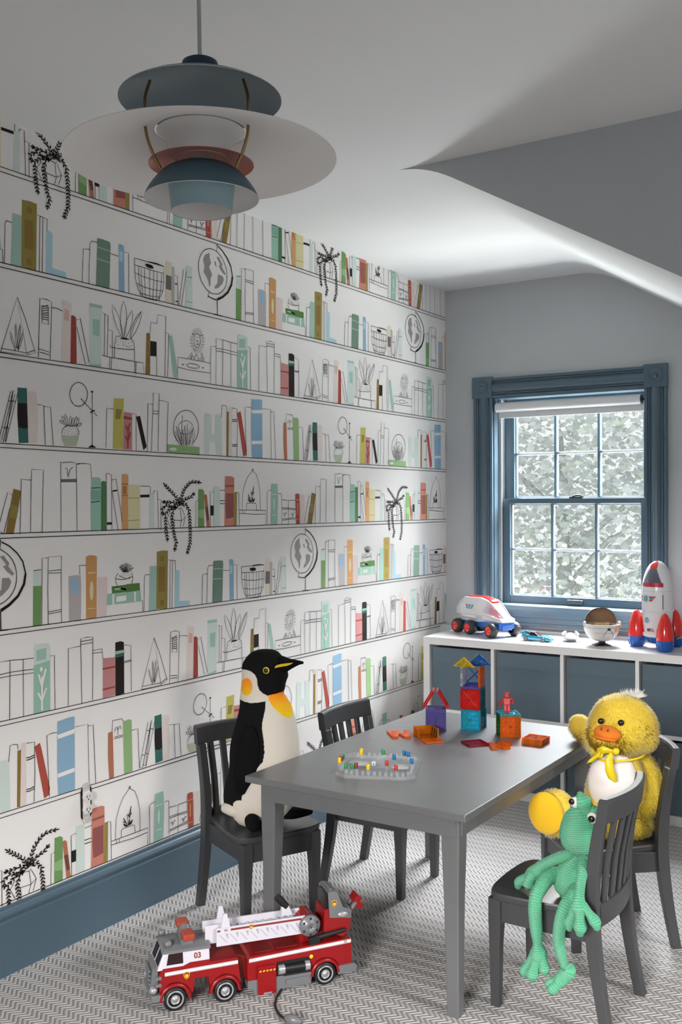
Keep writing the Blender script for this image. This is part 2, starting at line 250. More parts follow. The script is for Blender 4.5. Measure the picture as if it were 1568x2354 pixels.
# ---------------------------------------------------------------- papered wall: the drawing is part of its mesh
# per line: shelf kind, 1 fill / 0 pen / 2 brush, colour number or pen width, then points in millimetres along the wall and above the shelf
TRACE = '''
0 0 15 -611 2 -610 206 -601 204 -568 207 -550 203 -549 1
0 0 15 -548 201 -537 203 -519 204 -494 203 -490 159
0 0 26 -548 201 -537 203
0 1 0 -610 155 -549 157 -549 147 -610 146
0 0 15 -594 188 -590 188 -585 185 -585 175 -583 163 -581 163 -578 178 -573 185 -564 192
0 1 4 -490 162 -467 164 -453 161 -449 150 -453 2 -494 1 -494 74
0 1 5 -493 124 -453 124 -454 95 -493 95
0 0 20 -493 130 -455 132
0 0 20 -494 87 -457 90
0 1 6 -450 149 -441 153 -429 151 -426 138 -427 1 -452 1 -451 73
0 0 15 -428 145 -430 176 -420 176 -407 173 -407 1
0 1 1 -427 25 -406 25 -406 17 -427 17
0 0 15 -406 156 -389 160 -380 120 -362 27
0 0 15 -406 125 -396 73 -380 -1
0 1 1 -402 124 -382 127 -382 122 -401 119
0 1 7 -363 175 -345 177 -333 173 -335 73 -335 -1 -363 -1 -365 73
0 1 8 -363 146 -334 147 -334 143 -363 142
0 1 8 -358 137 -342 138 -343 113 -358 113
0 1 8 -363 110 -335 111 -335 107 -363 107
0 1 9 -332 143 -301 143 -282 140 -282 2 -335 1
0 1 10 -334 101 -283 102 -283 99 -334 98
0 1 10 -335 29 -283 32 -283 29 -335 26
0 0 15 -281 139 -242 139 -234 136 -236 113
0 1 1 -281 111 -238 112 -238 103 -281 102
0 1 11 -234 116 -225 118 -217 112 -217 3 -240 3 -238 72
0 0 15 -219 115 -219 124 -202 124 -198 -2
0 0 15 -200 96 -186 95 -186 -5
0 0 15 -142 32 -123 27 -86 25 -67 36 -84 65
0 0 15 -92 65 -86 25 -94 2
0 0 15 -67 36 -78 4
0 0 15 -123 27 -120 2
0 0 15 -119 68 -92 65 -84 69
0 0 15 -142 54 -158 32 -142 3
0 0 12 -98 76 -110 101 -129 118 -145 129 -165 144
0 0 34 -103 83 -107 85 -112 88
0 0 34 -101 83 -99 87 -98 92
0 0 34 -107 92 -112 95 -117 98
0 0 34 -105 93 -104 96 -102 101
0 0 34 -112 102 -116 104 -122 108
0 0 34 -110 102 -108 106 -107 111
0 0 34 -121 110 -126 111 -133 113
0 0 34 -119 111 -119 114 -120 119
0 0 34 -130 118 -135 119 -141 121
0 0 34 -128 119 -128 122 -129 127
0 0 34 -140 125 -145 125 -152 126
0 0 34 -138 126 -139 129 -141 134
0 0 34 -150 132 -155 133 -162 134
0 0 34 -148 133 -149 136 -151 141
0 0 34 -160 139 -165 140 -171 141
0 0 34 -158 140 -159 143 -160 148
0 0 34 -165 144 -175 151
0 0 12 -94 79 -88 99 -75 124 -62 140 -41 154 -24 157 2 155
0 0 34 -93 86 -95 90 -97 94
0 0 34 -91 86 -87 89 -82 92
0 0 34 -90 96 -92 100 -94 104
0 0 34 -88 96 -83 98 -79 102
0 0 34 -85 106 -87 109 -88 114
0 0 34 -83 105 -79 108 -73 111
0 0 34 -80 116 -82 119 -83 124
0 0 34 -78 115 -74 118 -68 121
0 0 34 -76 125 -77 129 -78 134
0 0 34 -74 125 -69 127 -63 131
0 0 34 -68 134 -69 138 -69 143
0 0 34 -66 134 -61 136 -55 138
0 0 34 -59 143 -58 147 -56 152
0 0 34 -58 142 -52 143 -45 144
0 0 34 -48 150 -47 154 -45 159
0 0 34 -47 149 -41 150 -34 152
0 0 34 -35 156 -32 159 -26 163
0 0 34 -35 155 -29 154 -22 152
0 0 34 -20 158 -15 159 -7 161
0 0 34 -20 156 -16 154 -10 151
0 0 34 -5 156 0 158 8 160
0 0 34 -5 155 0 153 5 149
0 0 34 2 155 18 154
0 0 12 -96 76 -84 87 -63 99 -41 104 -29 113
0 0 34 -91 82 -91 86 -89 91
0 0 34 -89 82 -83 83 -77 85
0 0 34 -80 90 -79 94 -76 98
0 0 34 -79 89 -73 89 -66 90
0 0 34 -69 96 -67 100 -64 105
0 0 34 -67 95 -61 96 -54 96
0 0 34 -55 102 -52 104 -47 109
0 0 34 -54 100 -49 100 -41 99
0 0 34 -41 105 -38 108 -33 112
0 0 34 -40 104 -34 103 -27 103
0 0 34 -30 112 -29 116 -27 121
0 0 34 -29 111 -23 112 -16 113
0 0 34 -29 113 -17 120
0 0 12 -100 76 -125 87 -145 86 -165 87
0 0 34 -110 80 -116 80 -123 80
0 0 34 -109 81 -110 84 -114 89
0 0 34 -122 85 -128 85 -135 86
0 0 34 -121 86 -123 90 -126 94
0 0 34 -135 86 -140 84 -145 81
0 0 34 -136 87 -140 89 -147 91
0 0 34 -150 86 -155 84 -161 82
0 0 34 -150 87 -154 89 -160 92
0 0 34 -164 87 -170 85 -176 83
0 0 34 -164 88 -168 90 -174 93
0 0 34 -165 87 -180 88
0 0 12 -102 73 -133 71 -161 76 -177 65 -178 50
0 0 34 -113 72 -117 69 -123 66
0 0 34 -113 73 -118 75 -125 77
0 0 34 -128 70 -132 68 -137 65
0 0 34 -128 72 -132 73 -139 75
0 0 34 -142 72 -148 71 -154 69
0 0 34 -142 73 -145 76 -150 80
0 0 34 -156 75 -162 74 -168 72
0 0 34 -156 76 -159 79 -164 82
0 0 34 -167 72 -168 68 -169 63
0 0 34 -168 73 -173 72 -180 70
0 0 34 -177 64 -178 61 -179 56
0 0 34 -178 65 -183 65 -190 63
0 0 34 -176 55 -174 52 -170 47
0 0 34 -178 55 -181 52 -185 48
0 0 34 -178 50 -178 40
0 0 12 -109 73 -141 65 -166 46 -164 18 -162 -7 -156 -34
0 0 34 -118 70 -122 67 -126 63
0 0 34 -119 72 -124 72 -131 73
0 0 34 -132 67 -136 64 -140 60
0 0 34 -133 68 -138 69 -145 70
0 0 34 -144 62 -145 59 -146 54
0 0 34 -146 63 -150 62 -157 61
0 0 34 -153 55 -155 51 -155 46
0 0 34 -155 56 -160 54 -167 53
0 0 34 -163 47 -164 44 -165 39
0 0 34 -165 48 -169 47 -176 46
0 0 34 -164 38 -162 35 -157 31
0 0 34 -166 38 -168 35 -172 31
0 0 34 -164 28 -161 25 -157 21
0 0 34 -166 28 -168 25 -172 21
0 0 34 -163 18 -160 15 -156 11
0 0 34 -165 18 -167 15 -171 11
0 0 34 -162 8 -160 5 -155 1
0 0 34 -164 8 -166 5 -170 1
0 0 34 -162 -2 -159 -5 -154 -9
0 0 34 -164 -2 -166 -5 -170 -9
0 0 34 -160 -11 -157 -14 -152 -18
0 0 34 -162 -12 -164 -15 -167 -19
0 0 34 -158 -21 -155 -24 -150 -28
0 0 34 -160 -21 -162 -25 -165 -29
0 0 34 -156 -31 -153 -34 -148 -38
0 0 34 -158 -31 -160 -35 -163 -39
0 0 34 -156 -34 -154 -44
0 0 12 -105 73 -125 62 -134 37 -130 7 -122 -27 -112 -50 -119 -69
0 0 34 -112 68 -114 65 -117 60
0 0 34 -114 69 -118 69 -126 68
0 0 34 -124 62 -126 59 -128 54
0 0 34 -125 63 -130 63 -138 62
0 0 34 -127 53 -126 50 -123 45
0 0 34 -129 53 -133 51 -138 47
0 0 34 -130 43 -129 40 -126 35
0 0 34 -133 44 -136 41 -141 37
0 0 34 -132 34 -129 31 -125 27
0 0 34 -134 33 -136 30 -140 26
0 0 34 -131 24 -128 21 -123 16
0 0 34 -133 23 -135 20 -139 16
0 0 34 -130 14 -127 11 -122 6
0 0 34 -132 13 -134 10 -137 6
0 0 34 -128 4 -125 1 -120 -3
0 0 34 -130 3 -132 0 -135 -4
0 0 34 -126 -6 -123 -9 -117 -13
0 0 34 -128 -7 -129 -10 -133 -14
0 0 34 -123 -16 -120 -19 -115 -23
0 0 34 -125 -17 -127 -20 -130 -24
0 0 34 -121 -26 -118 -29 -113 -33
0 0 34 -123 -27 -125 -30 -128 -34
0 0 34 -117 -36 -113 -38 -107 -42
0 0 34 -119 -36 -120 -40 -122 -45
0 0 34 -112 -46 -109 -48 -103 -52
0 0 34 -115 -46 -115 -50 -118 -54
0 0 34 -113 -56 -112 -59 -109 -64
0 0 34 -115 -55 -118 -58 -124 -61
0 0 34 -116 -66 -115 -69 -113 -74
0 0 34 -119 -65 -122 -68 -128 -71
0 0 34 -119 -69 -122 -79
0 0 12 -92 76 -67 79 -50 62 -44 30 -42 -1 -42 -32 -43 -52 -55 -82
0 0 34 -82 78 -78 80 -72 84
0 0 34 -81 77 -76 75 -69 73
0 0 34 -67 80 -63 82 -57 85
0 0 34 -66 78 -61 77 -54 75
0 0 34 -57 71 -53 69 -46 67
0 0 34 -59 70 -59 66 -59 61
0 0 34 -49 62 -45 60 -37 58
0 0 34 -51 61 -50 57 -51 52
0 0 34 -47 51 -44 49 -39 45
0 0 34 -49 51 -51 48 -55 43
0 0 34 -45 41 -42 38 -37 34
0 0 34 -47 41 -49 38 -53 33
0 0 34 -43 31 -40 28 -35 24
0 0 34 -45 31 -47 28 -51 23
0 0 34 -42 21 -40 18 -35 13
0 0 34 -45 21 -47 18 -51 13
0 0 34 -42 11 -39 7 -35 3
0 0 34 -44 11 -46 7 -51 3
0 0 34 -41 0 -39 -3 -34 -7
0 0 34 -43 0 -46 -3 -50 -7
0 0 34 -41 -10 -38 -13 -34 -18
0 0 34 -43 -10 -46 -13 -50 -17
0 0 34 -41 -20 -38 -23 -34 -28
0 0 34 -43 -20 -45 -23 -50 -28
0 0 34 -41 -31 -38 -34 -34 -38
0 0 34 -43 -31 -45 -34 -50 -38
0 0 34 -41 -41 -39 -44 -35 -49
0 0 34 -43 -41 -46 -44 -51 -48
0 0 34 -42 -51 -39 -54 -35 -59
0 0 34 -44 -51 -46 -54 -51 -58
0 0 34 -45 -61 -44 -65 -42 -70
0 0 34 -47 -61 -51 -63 -57 -66
0 0 34 -49 -71 -48 -74 -46 -79
0 0 34 -51 -70 -55 -73 -61 -76
0 0 34 -53 -81 -52 -84 -50 -89
0 0 34 -55 -80 -59 -82 -65 -86
0 0 34 -55 -82 -59 -91
0 0 30 -96 73 -97 104
0 0 28 -97 76 -104 99
0 0 28 -92 76 -84 99
0 0 26 -88 79 -75 87
0 0 26 -105 71 -119 65
0 0 26 -100 73 -113 82
0 0 15 -14 1 -12 90 2 91
0 1 12 2 132 22 132 32 125 31 0 -1 0 0 70
0 1 13 1 59 31 64 31 29 1 36
0 1 14 32 113 41 115 47 109 62 0 45 -1
0 1 15 36 70 51 70 59 25 48 21
0 0 15 65 -2 64 122 84 123
0 1 1 65 75 83 75 82 40 66 40
0 1 11 84 143 114 143 115 1 83 1
0 0 15 117 129 146 130
0 1 1 117 94 146 93 146 91 117 91
0 1 1 117 83 146 82 145 80 117 80
0 1 16 147 180 184 180 198 175 198 51 192 0 142 0 144 52
0 1 17 147 148 198 149 198 142 147 141
0 1 17 150 119 194 119 193 32 152 27 148 69
0 1 18 199 123 213 124 211 1 192 1
0 0 15 212 122 224 121 226 2
0 0 15 226 58 387 56 386 0
0 0 15 226 46 280 44 320 41 385 42
0 0 15 248 56 248 46
0 0 15 260 55 260 46
0 0 15 243 58 247 121 261 155 278 182 306 204 329 190 342 162 351 122 352 57
0 0 18 311 207 310 206 310 205 309 205 308 204 307 204 306 204 305 205 304 205 304 206 304 207 304 208 304 209 305 210 306 210 307 210 308 210 309 210 310 209 310 208 311 207
0 0 15 268 57 269 80 275 84 325 83 328 76 330 55
0 0 14 298 86 280 116
0 0 14 300 87 295 124
0 0 14 303 87 313 146
0 0 14 305 86 318 100
0 0 26 295 87 279 98
0 0 26 293 93 279 116
0 0 26 305 112 299 124
0 0 26 305 121 313 146
0 0 26 303 115 315 124
0 0 26 310 87 319 101
0 0 26 305 90 313 100
0 0 26 285 100 278 106
0 0 26 300 87 305 106
0 0 26 291 86 280 96
0 0 15 396 0 395 125 405 131 421 132
0 1 4 423 157 461 158 464 100 459 0 417 0 420 68
0 1 2 425 117 456 118 456 116 425 115
0 1 2 428 37 451 37 451 35 428 35
0 1 11 444 79 443 67 442 58 439 55 437 58 435 67 435 79 435 91 437 100 440 103 442 100 444 91 444 79
0 0 15 467 119 479 121 487 117 488 2
0 0 15 489 96 520 94 533 93 532 0
0 0 15 533 94 580 94
0 0 15 489 65 529 64 580 61
0 0 15 490 59 532 60 580 56
0 0 15 491 21 532 23 582 27
0 0 15 491 16 532 19 582 21
0 0 20 497 42 501 45 504 38 506 30 509 38 514 46 519 44
0 0 20 550 40 554 43 557 36 559 28 562 36 568 45 573 42
0 1 19 580 119 594 121 606 119 609 0 584 -1 581 74
0 1 7 592 82 597 82 596 38 591 38
0 1 7 583 96 606 97 606 94 583 93
0 1 7 584 19 607 18 607 16 584 17
0 1 20 610 115 624 118 641 115 644 4 614 2
0 0 15 690 107 675 114 641 11 660 0
0 0 15 682 71 661 1
0 1 21 695 125 722 119 694 -2 667 -1
0 1 18 689 83 712 73 705 41 679 45
0 0 15 716 -3 722 152 757 150
0 0 15 757 150 759 181 801 180 795 -2
0 0 15 757 150 753 0
1 1 11 -197 159 -170 161 -170 114 -198 115
1 1 12 -198 115 -168 114 -171 0 -200 1
1 0 15 -197 159 -170 161
1 0 15 -169 1 -166 193 -144 194
1 0 15 -145 0 -146 104 -143 196 -94 196 -96 120 -95 0
1 0 15 -143 155 -96 156
1 0 15 -143 149 -96 147
1 0 15 -145 36 -96 39
1 0 15 -145 30 -96 33
1 1 22 -67 135 -41 137 -19 135 -17 99 -19 -3 -66 0
1 1 23 -57 128 -29 129 -28 82 -55 82
1 0 15 -24 138 -25 165 3 164
1 1 24 2 190 19 194 42 191 47 187 45 100 44 -1 1 2
1 1 9 11 142 41 141 41 138 12 138
1 1 9 7 33 39 31 39 29 7 31
1 1 9 32 85 31 76 30 67 29 61 26 57 24 56 22 58 20 62 18 68 17 77 17 86 17 95 19 103 20 109 22 113 25 114 27 113 29 108 31 102 32 94 32 85
1 1 25 48 125 90 124 89 71 85 1 46 2
1 1 4 87 70 224 77 238 35 86 35
1 1 2 111 68 118 68 117 35 110 35
1 1 2 128 59 201 60 201 44 127 42
1 1 26 107 92 187 94 186 70 231 76 231 71 109 70
1 1 4 121 86 146 85 146 79 121 79
1 0 15 132 94 123 105 124 121 134 132
1 0 15 124 115 154 110 187 114
1 1 26 170 95 230 95 232 71 170 69
1 1 4 170 69 235 71 237 35 170 35
1 1 2 205 68 213 68 213 37 206 37
1 0 15 236 37 241 37 243 1
1 0 15 194 94 199 114 193 131
1 0 15 138 124 170 112 198 118
1 0 12 161 134 156 141 150 147 144 151 139 153 141 149 145 144 151 138 159 133
1 0 12 162 134 159 141 154 148 149 154 145 157 146 153 149 146 154 139 160 133
1 0 12 163 133 162 142 159 150 155 156 152 160 152 156 153 149 156 141 162 133
1 0 12 165 133 166 142 165 151 163 158 161 162 159 158 159 151 160 142 163 133
1 0 12 166 133 169 142 170 151 169 159 168 163 165 159 164 151 163 142 165 133
1 0 12 168 133 173 141 175 149 176 157 175 162 172 158 169 151 167 142 166 133
1 0 12 170 133 176 140 181 148 183 155 184 160 180 156 175 150 170 142 168 133
1 0 12 171 132 180 138 187 145 191 151 193 155 188 153 181 148 175 141 170 133
1 0 12 173 132 183 135 192 139 199 143 202 146 196 145 188 143 180 139 172 133
1 0 22 149 130 150 129
1 0 22 146 125 147 124
1 0 22 158 130 159 129
1 0 22 155 125 156 124
1 0 22 167 129 168 128
1 0 22 164 124 165 123
1 0 22 176 128 177 128
1 0 22 173 123 174 123
1 0 22 185 128 186 127
1 0 22 182 123 183 122
1 0 15 248 0 251 113 256 120 275 119
1 1 27 277 147 309 146 308 0 270 1
1 1 18 310 192 337 195 363 193 359 0 306 3
1 1 21 328 178 345 178 345 159 327 160
1 1 21 319 141 350 141 349 58 318 59
1 1 21 325 32 342 31 342 13 325 15
1 0 15 363 162 373 162 369 0
1 0 15 373 161 399 158 398 123
1 0 15 384 158 380 0
1 1 28 396 125 407 127 420 122 418 21 469 18 471 -2 394 1
1 0 15 532 0 537 102 563 105
1 0 15 558 -1 564 123 570 132 595 133
1 1 29 595 147 620 148 648 146 650 133 644 -1 588 0
1 1 4 595 121 648 119 648 116 595 118
1 1 4 593 86 647 83 647 80 593 82
1 0 15 650 111 682 109
1 1 30 683 147 696 150 708 145 709 0 684 0 685 101
1 1 28 687 128 702 127 701 95 687 96
1 0 15 708 128 727 128 727 -1
1 0 15 753 118 890 118 888 95 889 65 883 34 872 16 852 -1 821 -2 789 0 769 21 757 52 754 86 753 118
1 0 15 754 96 787 96 837 94 888 95
1 0 15 755 72 787 67 842 64 889 66
1 0 15 765 39 797 33 842 32 883 36
1 0 15 778 11 821 9 867 13
1 0 25 817 119 853 121 888 118
1 0 15 771 97 771 69 779 3
1 0 15 782 96 782 69 789 2
1 0 15 798 95 798 68 802 1
1 0 15 822 94 822 66 821 0
1 0 15 841 93 841 65 836 -2
1 0 15 857 92 857 64 852 -3
1 0 15 877 91 877 63 864 -4
1 0 25 839 104 838 103 836 102 832 101 827 101 821 101 815 101 810 102 807 104 804 105 803 107 804 108 807 109 811 110 816 110 821 110 827 110 832 109 836 107 838 106 839 104
1 0 60 807 106 835 106
1 1 31 900 140 926 139 925 0 898 1
1 1 0 900 93 926 92 925 45 898 46
1 1 22 928 126 938 127 942 122 941 0 927 0
1 0 15 943 99 956 99 957 0
1 0 30 943 71 954 71
1 0 30 945 13 956 13
1 0 15 961 3 986 127 1000 123 973 0 961 3
1 1 11 1001 142 1030 143 1031 1 997 2
1 1 14 1004 107 1030 109 1030 106 1004 104
1 1 14 999 22 1031 23 1031 21 999 20
1 0 20 1218 146 1216 130 1211 114 1202 100 1191 89 1178 80 1163 74 1146 72 1130 72 1114 77 1100 84 1087 95 1076 107 1069 122 1064 137 1062 153 1064 169 1069 184 1077 198 1088 210 1101 219 1116 225 1131 228 1148 227 1164 224 1179 216 1192 206 1203 194 1211 179 1216 163 1218 146
1 0 20 1164 252 1161 224
1 0 26 1164 250 1161 246
1 0 35 1167 245 1193 233 1220 212 1239 188 1249 153
1 0 65 1249 153 1243 123 1222 91 1192 69 1163 55
1 0 28 1162 54 1145 53 1112 58
1 0 20 1118 74 1112 53
1 0 28 1162 53 1163 0
1 1 1 1136 -1 1145 3 1183 2 1191 -2
1 1 3 1123 212 1098 199 1089 180 1097 160 1091 140 1108 123 1117 110 1119 90 1127 102 1127 122 1136 138 1120 162 1131 178 1123 195
1 1 3 1161 205 1175 207 1184 195 1193 186 1190 176 1210 155 1204 149 1184 163 1172 177 1184 181
1 1 3 1149 187 1158 188 1157 179 1163 170 1152 174
1 1 3 1169 145 1193 144 1200 132 1192 116 1169 97 1151 91 1151 99 1166 114
2 0 15 -252 3 -194 163 -162 4 -252 2
2 0 15 -194 163 -167 107 -132 15 -162 4
2 0 15 -248 12 -197 11 -163 10 -135 21
2 0 12 -202 12 -205 29 -211 45 -216 58 -220 65 -219 56 -216 43 -210 27 -203 11
2 0 12 -197 18 -196 40 -197 61 -198 79 -200 89 -202 78 -202 60 -201 39 -199 18
2 0 12 -193 19 -188 40 -185 62 -184 80 -184 91 -187 80 -191 62 -193 40 -194 19
2 0 12 -192 13 -185 28 -179 44 -176 58 -175 66 -180 58 -185 45 -190 29 -193 13
2 0 15 -121 2 -114 173 -89 174 -71 170 -78 2
2 0 15 -119 27 -99 25 -82 22
2 0 15 -117 18 -99 17 -81 14
2 0 15 -108 153 -83 153 -84 102 -107 104 -108 153
2 0 18 -106 150 -84 158
2 0 18 -107 144 -84 151
2 0 18 -107 138 -84 144
2 0 18 -107 132 -84 136
2 0 18 -107 127 -84 129
2 0 18 -107 121 -84 122
2 0 18 -107 115 -85 115
2 0 15 -71 154 -52 154 -30 150
2 1 20 -29 183 -14 182 5 177 -2 2 -36 1
2 1 33 -22 159 -4 155 -6 123 -24 125
2 1 34 3 142 13 144 23 138 24 3 -1 -1 1 66
2 0 15 25 132 38 139 72 12 58 3 24 111
2 1 11 76 190 128 189 122 4 73 2 76 101
2 1 27 76 192 128 192 127 182 76 182
2 1 27 74 6 123 11 122 3 74 2
2 1 27 88 145 118 147 116 95 89 97
2 0 15 130 170 138 169 135 39
2 0 15 138 166 152 165 147 39
2 0 15 150 122 169 119 169 38
2 0 15 126 39 156 37 249 36
2 0 15 159 37 156 1
2 0 15 166 37 163 0
2 0 15 178 38 179 79 186 105 203 109
2 0 14 216 106 210 138 197 168 182 190 169 202 169 185 176 159 190 131 211 104
2 0 14 220 106 230 142 232 178 227 206 219 222 211 204 205 174 205 139 214 105
2 0 14 227 106 245 133 256 160 259 183 256 197 244 183 231 161 222 134 221 107
2 0 22 194 99 195 98
2 0 22 204 98 206 98
2 0 22 188 90 190 89
2 0 22 201 91 202 91
2 0 22 223 94 225 94
2 0 22 239 91 240 90
2 0 22 215 91 216 90
2 0 22 226 88 227 87
2 0 22 193 81 195 80
2 0 22 215 80 216 79
2 0 22 228 80 230 79
2 0 22 242 79 244 78
2 0 14 249 105 272 132 288 161 297 186 298 201 283 188 265 164 251 136 243 106
2 0 12 248 107 263 149 298 201
2 0 15 251 106 262 99 266 75 265 38
2 0 15 157 75 161 69 189 68 240 71 264 75
2 1 1 200 103 226 107 247 104 233 101 215 100
2 0 22 224 95 225 94
2 0 22 215 91 217 90
2 0 22 238 92 240 91
2 0 22 251 96 253 95
2 0 22 215 84 217 83
2 0 22 226 83 228 82
2 0 22 247 85 249 84
2 0 22 234 80 236 79
2 0 22 244 80 245 79
2 0 22 253 84 254 83
2 0 15 189 37 210 37 254 36 305 36 308 3
2 0 15 267 35 267 -1
2 0 15 273 35 271 -4
2 1 21 321 135 338 137 337 3 315 1 318 63
2 1 18 323 107 336 107 336 102 323 101
2 1 18 320 71 337 73 337 69 320 67
2 1 18 318 34 337 35 337 30 318 29
2 0 15 338 139 341 173 370 172
2 1 1 339 112 368 113 368 65 338 63
2 0 15 367 65 367 1
2 0 15 370 173 373 202 412 204 406 2
2 0 15 411 149 426 148 419 3
2 1 27 426 141 443 145 468 31 463 4 449 4
2 0 15 467 1 470 75 638 74
2 0 15 470 41 524 38 638 39
2 0 15 581 55 578 52 573 50 565 48 556 47 546 46 535 47 527 47 520 49 515 51 514 53 516 56 522 58 529 60 539 61 549 61 559 61 568 60 575 59 580 57 581 55
2 1 1 489 54 503 55 498 51 492 52
2 1 1 593 55 607 55 602 52 595 52
2 0 16 585 146 584 138 582 131 578 125 574 121 568 119 563 120 559 123 555 128 553 134 552 142 553 149 556 156 559 162 564 166 569 168 574 168 579 165 582 160 585 154 585 146
2 0 15 555 163 546 168 550 160
2 0 15 585 165 592 167 587 161
2 0 28 565 155 567 154
2 0 28 574 155 576 154
2 0 26 567 144 572 143
2 0 15 569 142 569 131
2 0 15 564 130 569 129 575 132
2 0 11 598 145 608 146
2 0 11 591 141 601 141
2 0 11 596 135 606 133
2 0 11 589 133 598 130
2 0 11 592 125 600 121
2 0 11 585 126 592 121
2 0 11 586 117 592 111
2 0 11 579 120 584 114
2 0 11 579 111 582 104
2 0 11 573 116 575 109
2 0 11 570 107 571 100
2 0 11 567 115 566 107
2 0 11 562 107 560 100
2 0 11 561 116 557 108
2 0 11 555 110 550 103
2 0 11 555 119 549 112
2 0 11 548 115 541 109
2 0 11 551 124 542 119
2 0 11 543 123 534 118
2 0 11 548 131 538 127
2 0 11 541 132 531 129
2 0 11 546 139 536 137
2 0 11 540 143 530 142
2 0 11 547 147 537 147
2 0 11 542 153 532 154
2 0 11 549 155 540 157
2 0 11 546 163 538 166
2 0 11 553 162 546 166
2 0 11 552 171 546 176
2 0 11 558 168 553 173
2 0 11 559 177 555 183
2 0 11 564 171 562 178
2 0 11 567 180 566 188
2 0 11 571 173 571 180
2 0 11 575 181 577 188
2 0 11 577 172 581 179
2 0 11 583 178 588 185
2 0 11 582 169 589 176
2 0 11 589 173 597 179
2 0 11 587 164 595 169
2 0 11 594 165 604 170
2 0 11 590 157 600 161
2 0 11 597 156 608 159
2 0 11 591 149 602 151
2 0 15 520 75 541 99
2 0 15 532 75 545 96
2 0 15 606 77 591 108
2 0 15 600 77 587 102
2 0 16 554 74 557 89 564 97 571 94 573 74
2 0 15 539 76 541 86 550 86 550 74
2 0 15 578 75 580 86 589 85 592 76
2 0 15 639 2 641 134 669 136
2 0 15 668 2 670 165 711 165 752 162 789 161
2 0 15 707 164 704 2
2 0 15 752 162 752 2
2 0 15 669 130 708 132 753 131 789 129
2 0 15 669 121 708 122 753 120 789 119
2 1 11 792 198 838 197 849 190 849 147 790 138
2 1 27 800 182 836 185 835 152 800 150
2 1 4 790 139 849 147 849 1 788 1
2 2 2 806 112 818 77
2 2 2 833 124 818 77
2 2 2 819 104 818 6
2 2 2 804 59 818 34
2 2 2 835 69 818 34
2 1 2 822 126 821 122 819 120 817 118 814 119 813 121 812 124 813 128 815 131 817 132 819 131 821 129 822 126
2 0 15 850 159 865 159 866 1
2 0 15 916 2 918 172 965 174
2 0 15 969 0 966 196 991 198 1015 195 1012 2
2 0 15 966 187 1013 188
2 0 15 966 178 1013 179
2 0 15 1014 154 1052 155 1056 123
2 0 15 1014 146 1052 144
2 1 32 1056 125 1107 122 1108 3 1055 1
2 1 34 1055 95 1108 95 1108 89 1055 89
2 1 34 1055 31 1107 32 1107 27 1055 25
2 1 1 1109 167 1132 169 1146 164 1146 2 1109 0
2 1 4 1108 140 1148 140 1148 131 1108 129
2 1 35 1108 127 1147 129 1147 121 1108 119
2 0 15 1148 155 1176 151 1177 5
2 0 15 1147 103 1178 104
2 0 15 1147 99 1178 101
3 0 15 -1108 4 -1080 149 -1065 141 -1106 4 -1120 12 -1122 12
3 0 15 -1119 13 -1080 149
3 0 15 -1085 122 -1070 118
3 0 15 -1107 47 -1095 41
3 1 35 -1064 159 -1031 160 -1027 5 -1061 3 -1065 81
3 1 1 -1063 115 -1032 117 -1029 48 -1042 44 -1062 48 -1065 81
3 1 20 -1029 151 -1008 154 -996 148 -992 57 -996 6 -1027 5
3 0 15 -995 117 -972 116 -967 2
3 0 15 -972 113 -947 113 -938 2
3 1 36 -908 36 -876 34 -838 38 -841 24 -849 4 -894 2 -905 19
3 0 15 -906 38 -903 51 -889 63 -870 62 -849 64 -839 49 -839 39
3 0 12 -892 67 -897 72 -903 75 -909 77 -914 77 -912 74 -908 70 -901 67 -893 65
3 0 12 -885 64 -888 74 -894 82 -900 88 -905 91 -905 86 -901 78 -895 70 -887 63
3 0 12 -880 63 -881 74 -884 84 -889 92 -893 97 -894 91 -892 82 -888 72 -882 63
3 0 12 -873 63 -869 72 -868 81 -869 89 -871 93 -874 89 -876 81 -877 72 -875 63
3 0 12 -864 63 -860 71 -858 78 -858 85 -860 89 -863 85 -866 79 -867 71 -866 63
3 0 12 -856 64 -850 72 -847 80 -846 88 -847 93 -851 88 -855 81 -858 73 -858 64
3 0 12 -848 65 -842 72 -839 79 -838 85 -839 89 -843 86 -847 80 -849 73 -850 65
3 0 12 -845 64 -838 65 -832 67 -829 71 -827 74 -831 74 -837 73 -842 70 -846 65
3 0 25 -891 59 -889 58
3 0 25 -880 55 -879 54
3 0 25 -870 54 -869 53
3 0 25 -864 56 -863 55
3 0 25 -854 56 -853 55
3 0 25 -896 50 -895 49
3 0 25 -889 50 -888 49
3 0 25 -879 47 -878 46
3 0 25 -863 46 -862 45
3 0 25 -850 48 -849 47
3 0 25 -896 42 -895 41
3 0 25 -882 41 -881 40
3 0 25 -868 40 -867 39
3 0 25 -856 41 -855 40
3 0 25 -846 42 -844 41
3 0 17 -804 163 -805 154 -808 146 -813 138 -820 132 -827 127 -835 125 -844 124 -852 125 -859 129 -865 134 -870 141 -873 148 -874 157 -873 165 -870 173 -865 181 -859 187 -851 192 -843 195 -835 196 -827 194 -819 191 -813 186 -808 179 -805 171 -804 163
3 0 15 -828 146 -787 116
3 0 15 -779 111 -767 101
3 0 28 -828 148 -828 144
3 0 30 -768 102 -767 100
3 0 17 -785 169 -786 9
3 0 80 -785 175 -785 170
3 0 35 -792 108 -784 114 -775 116
3 1 1 -803 2 -786 12 -768 3
3 0 15 -730 5 -725 127 -697 127
3 1 37 -694 161 -651 163 -658 4 -701 3
3 1 18 -686 128 -660 128 -668 97 -689 97
3 1 32 -651 122 -615 120 -616 3 -657 3
3 1 34 -652 109 -615 105 -615 98 -652 99
3 2 34 -643 79 -633 60
3 2 34 -624 88 -634 70
3 2 34 -633 70 -636 7
3 2 34 -647 46 -635 28
3 2 34 -623 59 -634 31
